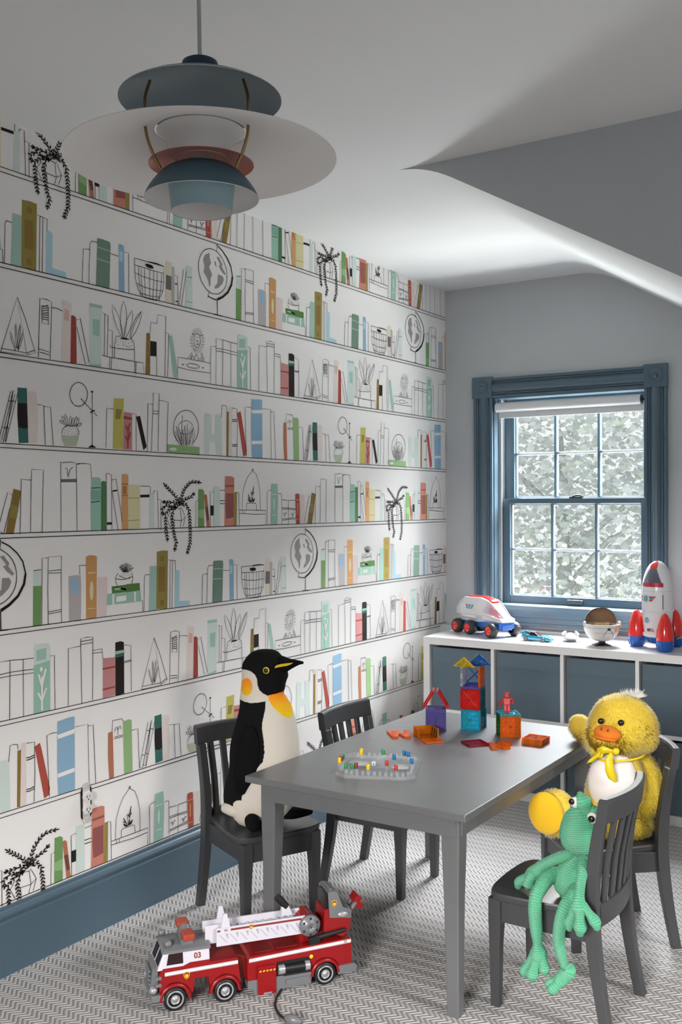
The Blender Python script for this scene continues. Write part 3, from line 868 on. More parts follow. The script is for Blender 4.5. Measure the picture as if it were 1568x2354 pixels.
3 0 15 -614 119 -598 117 -598 2
3 1 1 -597 110 -579 114 -550 16 -565 4
3 0 15 -549 2 -543 156 -521 156
3 0 15 -529 2 -518 194 -491 194 -498 3
3 0 15 -521 135 -494 135
3 0 15 -523 125 -494 126
3 0 15 -491 172 -448 170 -456 2
3 0 17 -324 40 -315 49 -307 58 -301 69 -297 81 -296 93 -297 105 -301 116 -307 126 -315 135 -325 142 -336 147 -348 149 -360 149 -372 147 -384 143 -394 137 -404 129 -412 119 -418 108 -421 97 -423 85 -422 74 -419 63 -413 53 -406 44 -397 37
3 0 12 -324 92 -326 85 -332 78 -340 72 -351 68 -363 66 -374 67 -385 70 -393 74 -398 80 -400 87 -398 95 -393 101 -384 107 -374 111 -362 113 -350 113 -340 110 -331 105 -326 99 -324 92
3 0 12 -390 28 -419 64
3 0 12 -384 28 -408 77
3 0 12 -378 28 -398 91
3 0 12 -371 28 -388 71
3 0 12 -365 29 -377 84
3 0 12 -359 29 -367 98
3 0 12 -352 29 -356 74
3 0 12 -346 30 -346 84
3 0 12 -340 30 -335 95
3 0 12 -333 30 -324 71
3 0 12 -327 30 -314 81
3 0 16 -386 43 -378 130
3 0 16 -373 30 -379 82
3 0 16 -357 30 -354 104
3 0 16 -361 30 -369 94
3 0 16 -382 29 -410 91
3 0 16 -348 31 -320 91
3 0 16 -384 32 -417 74
3 1 13 -454 29 -290 27 -290 -2 -454 2
3 1 11 -406 15 -408 12 -415 9 -424 8 -433 9 -440 10 -442 13 -440 16 -433 18 -424 20 -415 19 -408 17 -406 15
3 1 11 -261 144 -247 147 -227 143 -230 76 -203 75 -204 145 -172 144 -168 2 -201 3 -204 48 -237 48 -239 2 -265 4
3 0 15 -173 137 -168 181 -156 182 -142 179 -141 165
3 1 21 -142 161 -130 162 -134 1 -145 2
3 1 20 -129 178 -119 181 -113 177 -114 1 -131 0
3 0 15 -111 176 -83 174 -82 88 -86 2
3 0 22 -112 135 -99 134 -83 137
3 0 22 -112 128 -99 128 -83 131
3 0 22 -113 45 -100 44 -84 47
3 0 22 -113 39 -100 38 -84 41
3 1 19 -82 160 -63 168 -57 150 -27 27 -30 10 -48 3
3 0 15 -30 4 -38 184 -18 187 1 185
3 1 30 2 217 47 221 68 220 68 0 3 0 0 93
3 1 2 2 177 68 183 67 170 4 165
3 1 2 2 63 67 67 67 55 3 51
3 0 15 70 188 120 188 123 0
3 0 15 120 181 141 181 150 1
3 1 14 203 143 214 146 223 143 227 1 207 -1 202 72
3 0 15 219 144 222 179 261 178 267 169
3 0 15 230 143 233 153 241 157 245 130
3 0 15 245 146 250 156 255 156 258 145
3 0 15 230 126 265 126
3 0 15 229 121 265 121
3 1 13 267 168 295 170 305 165 308 2 271 0
3 0 15 305 133 332 133 338 3
3 0 15 338 9 379 146 393 139 352 2 338 9
3 0 15 371 119 386 117
3 0 15 348 45 363 41
'''
PAL = ['6f6864', '282220', 'eee9e5', '97918d', '94c4ae', '7bb0a2', '4f7f50', 'dc9c55', 'b67439', 'dcd39c', 'b5a75e', 'cadbd3', '6f9d53', '8fb873', 'b96e45', '77432f', 'cf7862',
 '96504a', '97862f', 'b5432f', 'e4d3ca', '8f7022', 'b7b0af', '8db6d4', 'd09245', 'e1cbc7', '57803a', '9dc4b7', 'a3d0dc', '6e8d7c', '83afcd', 'ddd0b6', 'c98180', 'dcae9c', 'a73a2e',
 '2f6d64', 'b6c2a4', 'c6bb42']
def soft(h):
    v = lin(h); g_ = (v[0]+v[1]+v[2])/3; return tuple(c*.80+g_*.20 for c in v[:3])
mats_w = [m_paper, mat('ink', '1e1917', .7, spec=.2)]+[mat('wallpaper_colour_'+str(i), soft(k), .75, spec=.2) for i, k in enumerate(PAL)]
def clip(poly, ax, v, keep):
    out = []
    for i in range(len(poly)):
        a, c = poly[i], poly[(i+1) % len(poly)]; ia = (a[ax] > v) == keep; ic = (c[ax] > v) == keep
        if ia: out.append(a)
        if ia != ic: t = (v-a[ax])/(c[ax]-a[ax]); out.append((a[0]+(c[0]-a[0])*t, a[1]+(c[1]-a[1])*t))
    return out
wb = MB(); wb.box((-.1, YB, 0), (0, D, ZC))
def flat(poly, x, mi):
    if not (min(p[0] for p in poly) < D-.001 and max(p[0] for p in poly) > YB): return
    for ax, v, k in ((0, D-.001, False), (0, YB, True), (1, ZC-.001, False), (1, .17, True)):
        if poly: poly = clip(poly, ax, v, k)
    if len(poly) < 3: return
    A = sum(p[0]*q[1]-q[0]*p[1] for p, q in zip(poly, poly[1:]+poly[:1]))
    if A < 0: poly = poly[::-1]
    wb.set(mi).add([(x, p[0], p[1]) for p in poly], [tuple(range(len(poly)))])
def pen(pts, wd, x, mi):
    h = wd/2
    L_ = []; R_ = []
    for i, p in enumerate(pts):
        a = pts[max(i-1, 0)]; c = pts[min(i+1, len(pts)-1)]; dx, dy = c[0]-a[0], c[1]-a[1]; l = math.hypot(dx, dy) or 1
        k = h*(.85+.3*random.random()); L_.append((p[0]-dy/l*k, p[1]+dx/l*k)); R_.append((p[0]+dy/l*k, p[1]-dx/l*k))
    for i in range(len(pts)-1): flat([L_[i], L_[i+1], R_[i+1], R_[i]], x+(i % 2)*.000002, mi)
random.seed(4)
REF = [2.635, 2.119, 2.066, 2.935]
ROWS = [(0, 2.2372, -.533, 1.459), (1, 1.9727, .929-1.467, 1.467), (2, 1.7239, 0, 1.463), (3, 1.4740, 0, 1.467), (0, 1.2231, 0, 1.476), (1, .9554, 0, 1.474),
        (2, .7039, .540, 1.475), (3, .4502, -.931, 1.474), (0, .1963, -.644, 1.47)]
SH = [[], [], [], []]
for ln in TRACE.strip().split(chr(10)):
    v = [int(q) for q in ln.split()]; SH[v[0]].append((v[1], v[2], [(v[i]/1000, v[i+1]/1000) for i in range(3, len(v), 2)]))
for row, zr, off, per in ROWS:
    for dz in (0, -.0125):
        pen([(YB+i*.35, zr+dz+random.uniform(-.0006, .0006)) for i in range(19)], .0023, .0016, 1)
    for k in range(-4, 3):
        y0 = REF[row]+off+k*per; cnt = 0
        for kd, a, pts in SH[row]:
            q = [(y0+p[0], zr+p[1]) for p in pts]; cnt += 1
            if kd == 1: flat(q, .0003+cnt*.000004, 2+a)
            elif kd == 2: pen(q, .006, .0012+cnt*.000004, 2+a)
            else: pen(q, a*.000120, .0016, 1)
wb.set(0)
struct(wb.build('wall_left', mats_w), 'white wallpaper printed with drawn bookshelves, books, globes and plants', 'wallpapered wall')
# ---------------------------------------------------------------- baseboard on the papered wall
pr = [(0, 0), (.016, 0), (.016, .148), (.0135, .152), (.0135, .158), (.018, .162), (.019, .170), (.014, .178), (.009, .182), (.007, .190), (0, .190)]
b = MB(); n = len(pr)
b.add([(x, YB, z) for x, z in pr]+[(x, D-.071, z) for x, z in pr], [(i, (i+1) % n, n+(i+1) % n, n+i) for i in range(n)]+[tuple(range(n-1, -1, -1)), tuple(range(n, 2*n))])
struct(b.build('baseboard_left', m_blue))
# ---------------------------------------------------------------- window trim, sashes, shade
def profile_bar(b, a, c, prof, nrm_axis='y'):
    """moulding: prof = (offset across 0..w, proud) ; bar from a to c, in plane y=D"""
    a = Vector(a); c = Vector(c); t = (c-a).normalized(); side = Vector((t.z, 0, -t.x))
    r0 = [tuple(a+side*u+Vector((0, -p, 0))) for u, p in prof]; r1 = [tuple(c+side*u+Vector((0, -p, 0))) for u, p in prof]
    b.beam([r0, r1])
W_ = .098
cas = [(0, 0), (0, .020), (.012, .020), (.016, .014), (.018, .018), (.022, .018), (.024, .012)]+[(.026+.046*i/8, .012+.012*math.sin(PI*i/8)) for i in range(9)]+[(.074, .012), (.076, .018), (.080, .018), (.082, .014), (.086, .020), (.098, .020), (.098, 0)]
b = MB(); b.xf(Matrix.Identity(4))
profile_bar(b, (.164, D, .70), (.164, D, 1.82), cas)
struct(b.build('trim_1', m_blue))
b = MB(); profile_bar(b, (1.004, D, .70), (1.004, D, 1.82), cas); struct(b.build('trim_2', m_blue))
b = MB(); profile_bar(b, (.262, D, 1.914), (1.004, D, 1.914), cas); struct(b.build('trim_3', m_blue))
for i, (x, z) in enumerate(((.211, 1.869), (1.053, 1.869))):
    b = MB(); b.box((x-.052, D-.026, z-.052), (x+.052, D, z+.052))
    b.lathe([(.036, 0), (.036, -.002), (.0335, -.0015), (.033, .004), (.030, .006), (.026, .004), (.020, -.001), (.013, -.0015), (.010, .003), (.006, .006), (0, .007)], 48, (x, D-.026, z), axis='y')
    # outward is -y: mirror the turned profile
    for j in range(8, len(b.v)): v = b.v[j]; b.v[j] = (v[0], 2*(D-.026)-v[1], v[2])
    struct(b.build('trim_%d' % (4+i), m_blue, bevel=.003))
b = MB(); b.box((.14, D-.046, .790), (1.13, D+.09, .811)); b.box((.17, D-.022, .722), (1.10, D, .790)); b.box((.165, D-.030, .776), (1.105, D, .790)); b.box((.165, D-.027, .716), (1.105, D, .728)); b.box((.17, D-.024, .752), (1.10, D, .7535))
struct(b.build('trim_6', m_blue, bevel=.002))
b = MB()   # jambs
b.box((OX0-.001, D, .80), (OX0+.004, D+.055, OZ1)).box((OX1-.004, D, .80), (OX1+.001, D+.055, OZ1)).box((OX0, D, OZ1-.004), (OX1, D+.18, OZ1+.001))
b.set(1).box((OX0-.001, D+.055, .80), (OX0+.010, D+.18, OZ1)).box((OX1-.010, D+.055, .80), (OX1+.001, D+.18, OZ1)).box((OX0+.008, D+.055, .80), (OX0+.018, D+.063, OZ1)).box((OX0, D+.09, .79), (OX1, D+.2, .806))
win = thing('window_1', 'blue double-hung window with twelve panes in white wall opening', 'window'); win['kind'] = 'structure'
b.build('jamb', [m_blue, m_wgrey], win)
m_glass = bpy.data.materials.new('window_glass'); m_glass.use_nodes = True; g = m_glass.node_tree
for nn in list(g.nodes):
    if nn.type == 'BSDF_PRINCIPLED': g.nodes.remove(nn)
tr = g.nodes.new('ShaderNodeBsdfTransparent'); gl = g.nodes.new('ShaderNodeBsdfGlossy'); gl.inputs['Roughness'].default_value = .02; ms = g.nodes.new('ShaderNodeMixShader'); ms.inputs[0].default_value = .05
g.links.new(tr.outputs[0], ms.inputs[1]); g.links.new(gl.outputs[0], ms.inputs[2]); g.links.new(ms.outputs[0], g.nodes['Material Output'].inputs[0])
def sash(name, y, x0, x1, z0, z1, gx0, gx1, gz0, gz1, mx_, mz_):
    b = MB()
    b.box((x0, y, z0), (gx0, y+.032, z1)).box((gx1, y, z0), (x1, y+.032, z1)).box((gx0, y, z0), (gx1, y+.032, gz0)).box((gx0, y, gz1), (gx1, y+.032, z1))
    for m_ in mx_: b.box((m_-.0055, y+.006, gz0), (m_+.0055, y+.028, gz1)); b.box((m_-.002, y+.001, gz0), (m_+.002, y+.008, gz1))
    for m_ in mz_: b.box((gx0, y+.006, m_-.0055), (gx1, y+.028, m_+.0055)); b.box((gx0, y+.001, m_-.002), (gx1, y+.008, m_+.002))
    o = b.build(name, m_blue, win, bevel=.0015)
    MB().box((gx0, y+.016, gz0), (gx1, y+.018, gz1)).build('pane', m_glass, o)
    e = MB(); t_ = .0045
    xs = [gx0]+list(mx_)+[gx1]; zs = [gz0]+list(mz_)+[gz1]
    for i in range(len(xs)-1):
        for j in range(len(zs)-1):
            a0, a1, c0, c1 = xs[i]+.002, xs[i+1]-.002, zs[j]+.002, zs[j+1]-.002
            for bx in (((a0, c0), (a0+t_, c1)), ((a1-t_, c0), (a1, c1)), ((a0, c0), (a1, c0+t_)), ((a0, c1-t_), (a1, c1))):
                e.box((bx[0][0], y+.019, bx[0][1]), (bx[1][0], y+.034, bx[1][1]))
    e.build('glazing_bead', m_wgrey, o)
    return o
lo = sash('lower_sash', 4.60, .268, .998, .811, 1.325, .315, .961, .849, 1.299, (.530, .747), (1.075,))
up = sash('upper_sash', 4.636, .272, .996, 1.295, 1.812, .323, .963, 1.330, 1.775, (.534, .749), (1.545,))
b = MB(); b.box((.611, 4.586, .818), (.688, 4.600, .839)); b.box((.62, 4.582, .832), (.679, 4.59, .840)); b.build('sash_lift', mat('grey_metal', (.11, .115, .125), .35, .6), lo, bevel=.002)
b = MB(); b.box((.618, 4.603, 1.325), (.682, 4.63, 1.331)); b.tube([(.632, 4.612, 1.334), (.655, 4.606, 1.338), (.668, 4.61, 1.337), (.680, 4.622, 1.334)], [.004, .0045, .004, .003], 8); b.build('sash_lock', mat('dark_bronze', (.06, .05, .045), .4, .7), lo)
m_shade = mat('white_shade_fabric', (.74, .74, .75), .7, bump=(900, .1))
sh = thing('roller_shade', 'white roller blind rolled up at the top of the window', 'roller blind', (.63, D+.012, 1.77))
b = MB(); b.cyl((-.357, 0, 0), .0235, .708, 40, 'x'); o = b.build('roll', m_shade, sh)
b = MB(); b.box((-.345, .006, -.048), (.362, .008, 0)); b.box((-.345, .004, -.052), (.362, .010, -.046)); b.build('hem', m_shade, sh)
b = MB(); b.cyl((.352, 0, .0), .0195, .004, 32, 'x'); b.cyl((.355, 0, .0), .006, .014, 16, 'x'); b.build('bracket', m_black, sh); MB().cyl((-.365, 0, 0), .006, .010, 16, 'x').build('bracket', m_black, sh)
# ---------------------------------------------------------------- trees outside
m_leaf = mat('glare_pale_leaf', (.62, .66, .63), .6); m_leaf2 = mat('glare_yellow_leaf', (.66, .71, .61), .6); m_leaf3 = mat('glare_grey_leaf', (.58, .615, .61), .6); m_bark = mat('bark', (.40, .41, .38), .9)  # leaves paler than real green, the outdoor glare is put into their colour
for m_ in (m_leaf, m_leaf2, m_leaf3):      # thin leaves let light through
    g_ = m_.node_tree; p_ = g_.nodes['Principled BSDF']; t_ = g_.nodes.new('ShaderNodeBsdfTranslucent'); t_.inputs[0].default_value = p_.inputs['Base Color'].default_value
    x_ = g_.nodes.new('ShaderNodeMixShader'); x_.inputs[0].default_value = .5; g_.links.new(p_.outputs[0], x_.inputs[1]); g_.links.new(t_.outputs[0], x_.inputs[2]); g_.links.new(x_.outputs[0], g_.nodes['Material Output'].inputs[0])
random.seed(11)
LF = [(0, -.2), (.35, -.35), (.5, -.05), (.95, .1), (.6, .35), (.55, .75), (.2, .6), (0, 1.1), (-.2, .6), (-.55, .75), (-.6, .35), (-.95, .1), (-.5, -.05), (-.35, -.35)]
def maple(name, cx, cy_, cz, r, nl, label, mi=(0, 1, 2)):
    t = thing(name, label, 'tree', (cx, cy_, -2.6))
    b = MB()
    for i in range(nl):
        while True:
            p = Vector((random.uniform(-1, 1), random.uniform(-1, 1), random.uniform(-1, 1)))
            if p.length < 1: break
        p = Vector((p.x*r[0], p.y*r[1], p.z*r[2]+cz+2.6)); s_ = random.uniform(.03, .06)
        M = Matrix.Translation(p) @ Matrix.Rotation(random.uniform(0, 6.28), 4, 'Z') @ Matrix.Rotation(random.uniform(-1.3, 1.3), 4, 'X') @ Matrix.Rotation(random.uniform(-.8, .8), 4, 'Y')
        b.xf(M).set(random.choice(mi)); b.add([(x*s_, y*s_, -.12*s_*abs(x)) for x, y in LF], [tuple(range(len(LF)))])
    b.build('foliage', [m_leaf, m_leaf2, m_leaf3], t)
    b = MB(); b.tube([(0, 0, 0), (.05, 0, 1.5), (-.05, .1, cz+2.6)], [.16, .12, .05], 10)
    for k in range(9):
        a = random.uniform(0, 6.28); z = 1.3+k*.35; b.tube([(0, 0, z), (math.cos(a)*.6, math.sin(a)*.5, z+.5), (math.cos(a)*1.3, math.sin(a)*.9, z+.8)], [.04, .025, .01], 6)
    b.build('trunk', m_bark, t); return t
maple('maple_tree', -1.1, 9.2, 1.2, (2.0, 1.1, 2.5), 14000, 'glare-paled leafy maple tree filling the view outside the window', (0, 0, 0, 2, 2, 1))
# ---------------------------------------------------------------- pendant lamp
LX, LY, LZ = 1.179, 1.290, 1.881
m_lblue = mat('lamp_blue', (.070, .135, .175), .42, spec=.4); m_lpale = mat('lamp_pale_blue', (.30, .44, .48), .42, spec=.4); m_lnavy = mat('lamp_navy', (.008, .028, .06), .4)
m_lwhite = mat('lamp_white', (.74, .72, .71), .5); m_lsilver = mat('lamp_silver_blue', (.46, .52, .55), .38, 0); m_copper = mat('copper_red', (.48, .11, .06), .35, .35); m_brass = mat('brass', (.32, .21, .09), .3, .9)
lamp = thing('pendant_lamp', 'blue and white layered metal pendant lamp hanging on a grey cord', 'pendant lamp', (LX, LY, LZ), rot=(0, R(-.6), 0))
def shell(prof, th, name, mo, mi_, n=96, parent=lamp):
    # prof from inner/top to rim; outer material above, inner material below
    pp = smooth_path(prof, 6); b = MB(); b.set(0).lathe(pp, n); b.set(1).lathe([(r, z-th) for r, z in pp], n)
    b.set(1).lathe([pp[-1], (pp[-1][0], pp[-1][1]-th)], n); b.set(1).lathe([pp[0], (pp[0][0], pp[0][1]-th)], n)
    return b.build(name, [mo, mi_], parent)
shell([(.077, .047), (.105, .037), (.150, .023), (.195, .009), (.2275, -.001)], .0012, 'main_shade', m_lblue, m_lwhite)
shell([(.001, .142), (.022, .140), (.050, .135), (.090, .122), (.120, .109), (.136, .100)], .0012, 'top_shade', m_lblue, m_lsilver)
shell([(.040, -.012), (.050, -.0145), (.066, -.024), (.080, -.039), (.091, -.055), (.0957, -.066)], .0012, 'lower_shade', m_lblue, m_lwhite)
shell([(.020, .003), (.040, .002), (.060, -.001), (.078, -.005), (.088, -.009)], .0009, 'copper_reflector', m_lwhite, m_copper)
shell([(.074, .046), (.058, .034), (.048, .018), (.045, 0)], .0009, 'neck_reflector', m_lwhite, m_lwhite)
shell([(.056, -.036), (.0545, -.055), (.0525, -.072), (.0515, -.087)], .0012, 'bottom_cylinder', m_lwhite, m_lpale)
b = MB(); b.set(0).lathe([(0, -.050), (.052, -.050)], 48); b.ell((0.006, 0, -.053), .003, 12, 8); b.build('diffuser', m_lwhite, lamp)
b = MB(); b.lathe([(.0, .166), (.024, .166), (.0295, .163), (.031, .158), (.031, .141), (0, .141)], 48); b.build('cap', m_lnavy, lamp)
b = MB(); b.lathe([(0, .078), (.028, .078), (.028, .02), (0, .02)], 32); b.build('lamp_holder', m_lsilver, lamp)
for k, a in enumerate((R(-60), R(60), R(180))):
    a += math.atan2(-.841, .542)
    pts = smooth_path([(.088, .115), (.097, .085), (.098, .05), (.094, .02), (.084, -.005), (.072, -.026)], 6)
    MB().tube([(r*math.cos(a), r*math.sin(a), z) for r, z in pts], .0026, 10).build('strut', m_brass, lamp)
MB().tube([(0, 0, .16), (-.001, 0, .3), (-.002, .0, ZC-LZ)], .0035, 12).build('cord', mat('grey_cord', (.42, .44, .43), .6), lamp)
b = MB(); b.lathe([(.0, -.03), (.02, -.028), (.05, -.012), (.055, 0), (0, 0)], 32); o = b.build('ceiling_rose', m_lwhite, lamp); o.location = (-.002, 0, ZC-LZ-.001)
# ---------------------------------------------------------------- play table
def satin(name, c1, c2, rough, sc=6):
    m = mat(name, c1, rough, spec=.5); t = m.node_tree; bsd = t.nodes['Principled BSDF']
    nn = t.nodes.new('ShaderNodeTexNoise'); nn.inputs['Scale'].default_value = sc; nn.inputs['Detail'].default_value = 6
    tc = t.nodes.new('ShaderNodeTexCoord'); mp = t.nodes.new('ShaderNodeMapping'); mp.inputs['Scale'].default_value = (1, 3.2, 1); t.links.new(tc.outputs['Object'], mp.inputs['Vector']); t.links.new(mp.outputs[0], nn.inputs['Vector'])
    mm = t.nodes.new('ShaderNodeMix'); mm.data_type = 'RGBA'; mm.inputs['A'].default_value = tuple(c1)+(1,); mm.inputs['B'].default_value = tuple(c2)+(1,); t.links.new(nn.outputs[0], mm.inputs['Factor']); t.links.new(mm.outputs['Result'], bsd.inputs['Base Color'])
    return m
m_table = satin('grey_table_lacquer', (.105, .106, .109), (.132, .133, .136), .30)
m_chair = satin('dark_grey_lacquer', (.040, .040, .043), (.053, .053, .056), .36)
TX0, TX1, TY0, TY1, TH = .518, 1.209, 2.232, 3.312, .53
tb = thing('play_table', 'grey rectangular wooden play table in the middle of the carpet', 'table', ((TX0+TX1)/2, (TY0+TY1)/2, 0))
hx, hy = (TX1-TX0)/2, (TY1-TY0)/2
MB().box((-hx, -hy, TH-.019), (hx, hy, TH)).build('tabletop', m_table, tb, bevel=.003, seg=3)
b = MB(); ix, iy = hx-.040, hy-.036
for s_ in (-1, 1):
    b.box((-ix, s_*iy-.009, .459), (ix, s_*iy+.009, .5105)); b.box((s_*ix-.009, -iy+.01, .459), (s_*ix+.009, iy-.01, .5105))
b.build('apron', m_table, tb, bevel=.0015)
for sx in (-1, 1):
    for sy in (-1, 1):
        q = 0.022
        MB().beam([[(sx*(hx-.058)-q*k+sx*o_, sy*(hy-.055)-q*k+sy*o_, z), (sx*(hx-.058)+q*k+sx*o_, sy*(hy-.055)-q*k+sy*o_, z), (sx*(hx-.058)+q*k+sx*o_, sy*(hy-.055)+q*k+sy*o_, z), (sx*(hx-.058)-q*k+sx*o_, sy*(hy-.055)+q*k+sy*o_, z)]
             for z, k, o_ in ((0, .74, .004), (.30, .95, .001), (.43, 1.12, 0), (.5105, 1.12, 0))]).build('leg', m_table, tb, bevel=.004, seg=3)
# ---------------------------------------------------------------- chairs
def make_chair(label):
    t = thing('play_chair', label, 'chair', group='dark grey play chairs around the table')
    half = smooth_path([(-.118, .118), (-.04, .131), (.05, .143), (.12, .146), (.150, .134), (.166, .09), (.171, 0)], 5)
    out = half+[(x, -y) for x, y in reversed(half[:-1])]
    b = MB(); cx = .02
    def ring(k, z, d=0): return [(cx+(x-cx)*k, y*k, z) for x, y in out]
    b.beam([ring(.985, .280), ring(1, .286), ring(1, .2955), ring(.985, .3)], False, True)
    b.build('seat', m_chair, t, bevel=.0015)
    for s_ in (-1, 1):
        pth = smooth_path([(-.155, s_*.135, 0, .90), (-.136, s_*.132, .10, 1.0), (-.121, s_*.130, .20, 1.15), (-.114, s_*.130, .29, 1.2), (-.117, s_*.131, .38, 1.1), (-.127, s_*.134, .46, 1.0), (-.139, s_*.137, .527, .95)], 4)
        MB().post(pth, .0145, .0135).build('rear_leg', m_chair, t, bevel=.003)
    for s_ in (-1, 1):
        MB().post([(.144, s_*.120, 0, .78, .78), (.144, s_*.120, .16, .95, .95), (.143, s_*.119, .225, 1.12, 1.12), (.143, s_*.119, .281, 1.12, 1.12)], .0155, .0155).build('front_leg', m_chair, t, bevel=.003)
    b = MB(); b.box((.142, -.11, .222), (.155, .11, .2805))
    for s_ in (-1, 1):
        b.beam([[(-.11, s_*.124-.006, .222), (-.11, s_*.124+.006, .222), (-.11, s_*.124+.006, .2805), (-.11, s_*.124-.006, .2805)], [(.14, s_*.124-.006, .222), (.14, s_*.124+.006, .222), (.14, s_*.124+.006, .2805), (.14, s_*.124-.006, .2805)]])
    b.build('apron', m_chair, t, bevel=.001)
    def arcx(y, dep): return -dep*(1-(y/.15)**2)
    rg = []                                  # lower back rail, bowed
    for i in range(17):
        y = -.118+.236*i/16; x = -.118+arcx(y, .022)*(1 if True else 0)+.004
        rg.append([(x-.010, y, .262), (x+.010, y, .262), (x+.010, y, .318), (x-.010, y, .318)])
    MB().beam(rg).build('lower_rail', m_chair, t, bevel=.002)
    rg = []
    for i in range(25):
        y = -.152+.304*i/24; x = -.143+arcx(y, .026); x2 = x-.008
        rg.append([(x-.013, y, .527), (x+.013, y, .527), (x2+.013, y, .580), (x2+.009, y, .587), (x2-.008, y, .587), (x2-.0125, y, .580)])
    MB().beam(rg).build('top_rail', m_chair, t, bevel=.0015)
    for i in range(5):
        y = -.088+.176*i/4
        MB().post([(-.114+arcx(y, .022), y, .316), (-.124+arcx(y, .023), y*1.03, .42), (-.143+arcx(y, .026), y*1.08, .53)], .006, .0105).build('slat', m_chair, t, bevel=.002)
    return t
ch = make_chair('empty dark grey slatted chair on the wallpaper side, far half of the table')
ch.location = (.527, 2.98, 0)
CH_P = ((.338, 2.530, 0), R(-25)); CH_F = ((1.366, 2.507, 0), PI); CH_D = ((1.322, 2.977, 0), R(180+41))
dup(ch, *CH_P, 'dark grey slatted chair that carries the penguin')
dup(ch, *CH_F, 'dark grey slatted chair that carries the green frog')
dup(ch, *CH_D, 'dark grey slatted chair that carries the yellow duck')
# ---------------------------------------------------------------- cube storage unit and its fabric bins
KX0, KY0, KY1, KZ = .101, 4.09, 4.452, .687; P_ = .3215; X1 = KX0+.032+4*P_-.0155+.032
un = thing('cube_storage_unit', 'long white cube storage unit standing under the window', 'storage unit', (0, 0, 0))
MB().box((KX0+.032, KY0, KZ-.034), (X1-.032, KY1, KZ)).build('top_board', m_white_l, un, bevel=.0008)
MB().box((KX0+.032, KY0, 0), (X1-.032, KY1, .038)).build('bottom_board', m_white_l, un, bevel=.0008)
for a in (KX0, X1-.032): MB().box((a, KY0, 0), (a+.032, KY1, KZ)).build('side_board', m_white_l, un, bevel=.0008)
for k in range(3):
    x = KX0+.032+(k+1)*P_-.0155; MB().box((x, KY0+.001, .038), (x+.0155, KY1, KZ-.034)).build('divider', m_white_l, un, bevel=.0006)
for k in range(4):
    x = KX0+.032+k*P_; MB().box((x, KY0+.0015, .345), (x+P_-.0155, KY1, .361)).build('shelf', m_white_l, un, bevel=.0006)
MB().box((KX0+.002, KY1-.004, .01), (X1-.002, KY1-.001, KZ-.01)).build('back_panel', m_white_l, un)
m_bin = mat('slate_blue_fabric', (.105, .145, .175), .85, spec=.2, bump=(700, .25), sheen=.2); m_bin2 = mat('slate_blue_flap', (.112, .152, .182), .85, spec=.2, bump=(40, .9), sheen=.2)
random.seed(3)
colw = ['leftmost', 'second', 'third', 'rightmost']
for r_, (z0, z1) in enumerate(((.039, .345), (.3615, .652))):
    for k in range(4):
        x0 = KX0+.032+k*P_+.010; x1 = x0+P_-.0155-.013; h = (z1-z0)-.013
        t = thing('storage_bin', 'slate blue fabric bin in the %s %s cube of the white storage unit' % ('upper' if r_ else 'lower', colw[k]), 'storage bin', (x0, KY0+.012, z0), group='slate blue fabric storage bins')
        W2 = x1-x0; b = MB(); th = .004; dp = .32
        b.box((0, 0, 0), (W2, th, h)).box((0, dp-th, 0), (W2, dp, h)).box((0, th, 0), (th, dp-th, h)).box((W2-th, th, 0), (W2, dp-th, h)).box((th, th, 0), (W2-th, dp-th, .003))
        b.build('body', m_bin, t, bevel=.0015)
        b = MB(); nx = 24; f0 = h-.062
        vs = []; fs = []
        for i in range(nx+1):
            for j in range(5):
                u = i/nx; v = j/4; vs.append((.001+(W2-.002)*u, -.0016-.0012*math.sin(u*23+r_*2+k)*math.sin(v*PI)-.0006*random.random(), f0+(.064)*v))
        for i in range(nx):
            for j in range(4): a = i*5+j; fs.append((a, a+5, a+6, a+1))
        b.add(vs, fs, True); b.box((.001, -.0026, f0-.0008), (W2-.001, 0, f0+.0012)); b.build('flap', m_bin2, t)
# ---------------------------------------------------------------- wall outlet without its cover plate
OY, OZ = 2.114, .402
ot = thing('wall_outlet', 'white double wall outlet without cover plate on the wallpaper', 'outlet', (0, OY, OZ))
m_pl = mat('outlet_white', (.72, .70, .67), .35)
b = MB(); b.prism([(-.021, -.040), (-.016, -.048), (.018, -.046), (.022, -.038), (.022, .040), (.016, .047), (-.018, .046), (-.022, .036)], .0019, .0023, 'x'); b.build('opening_shade', mat('hole_shade', (.01, .01, .01), .9), ot)  # flat black plate, the shade inside the open wall box as colour
b = MB(); b.box((.0025, -.014, -.057), (.004, .014, .057)); b.box((.0025, -.010, .046), (.006, .010, .061)); b.box((.0025, -.010, -.061), (.006, .010, -.046)); b.build('mounting_strap', mat('zinc', (.66, .64, .61), .4, .2), ot, bevel=.001)
b = MB(); b.box((.003, -.011, -.034), (.010, .011, .034)); b.build('body', m_pl, ot, bevel=.002)
for s_ in (-1, 1):
    b = MB(); b.prism([(.0155*math.cos(a)*1.0, max(-.0125, min(.0125, .0165*math.sin(a)))+s_*.019) for a in [2*PI*i/24 for i in range(24)]], .003, .013, 'x'); f = b.build('face', m_pl, ot, bevel=.001)
    b = MB(); b.box((.0128, -.0068, s_*.019-.003), (.0134, -.0046, s_*.019+.005)); b.box((.0128, .0046, s_*.019-.003), (.0134, .0064, s_*.019+.005)); b.cyl((.0128, 0, s_*.019-.0075), .0022, .0006, 12, 'x'); b.build('slots', m_black, f)

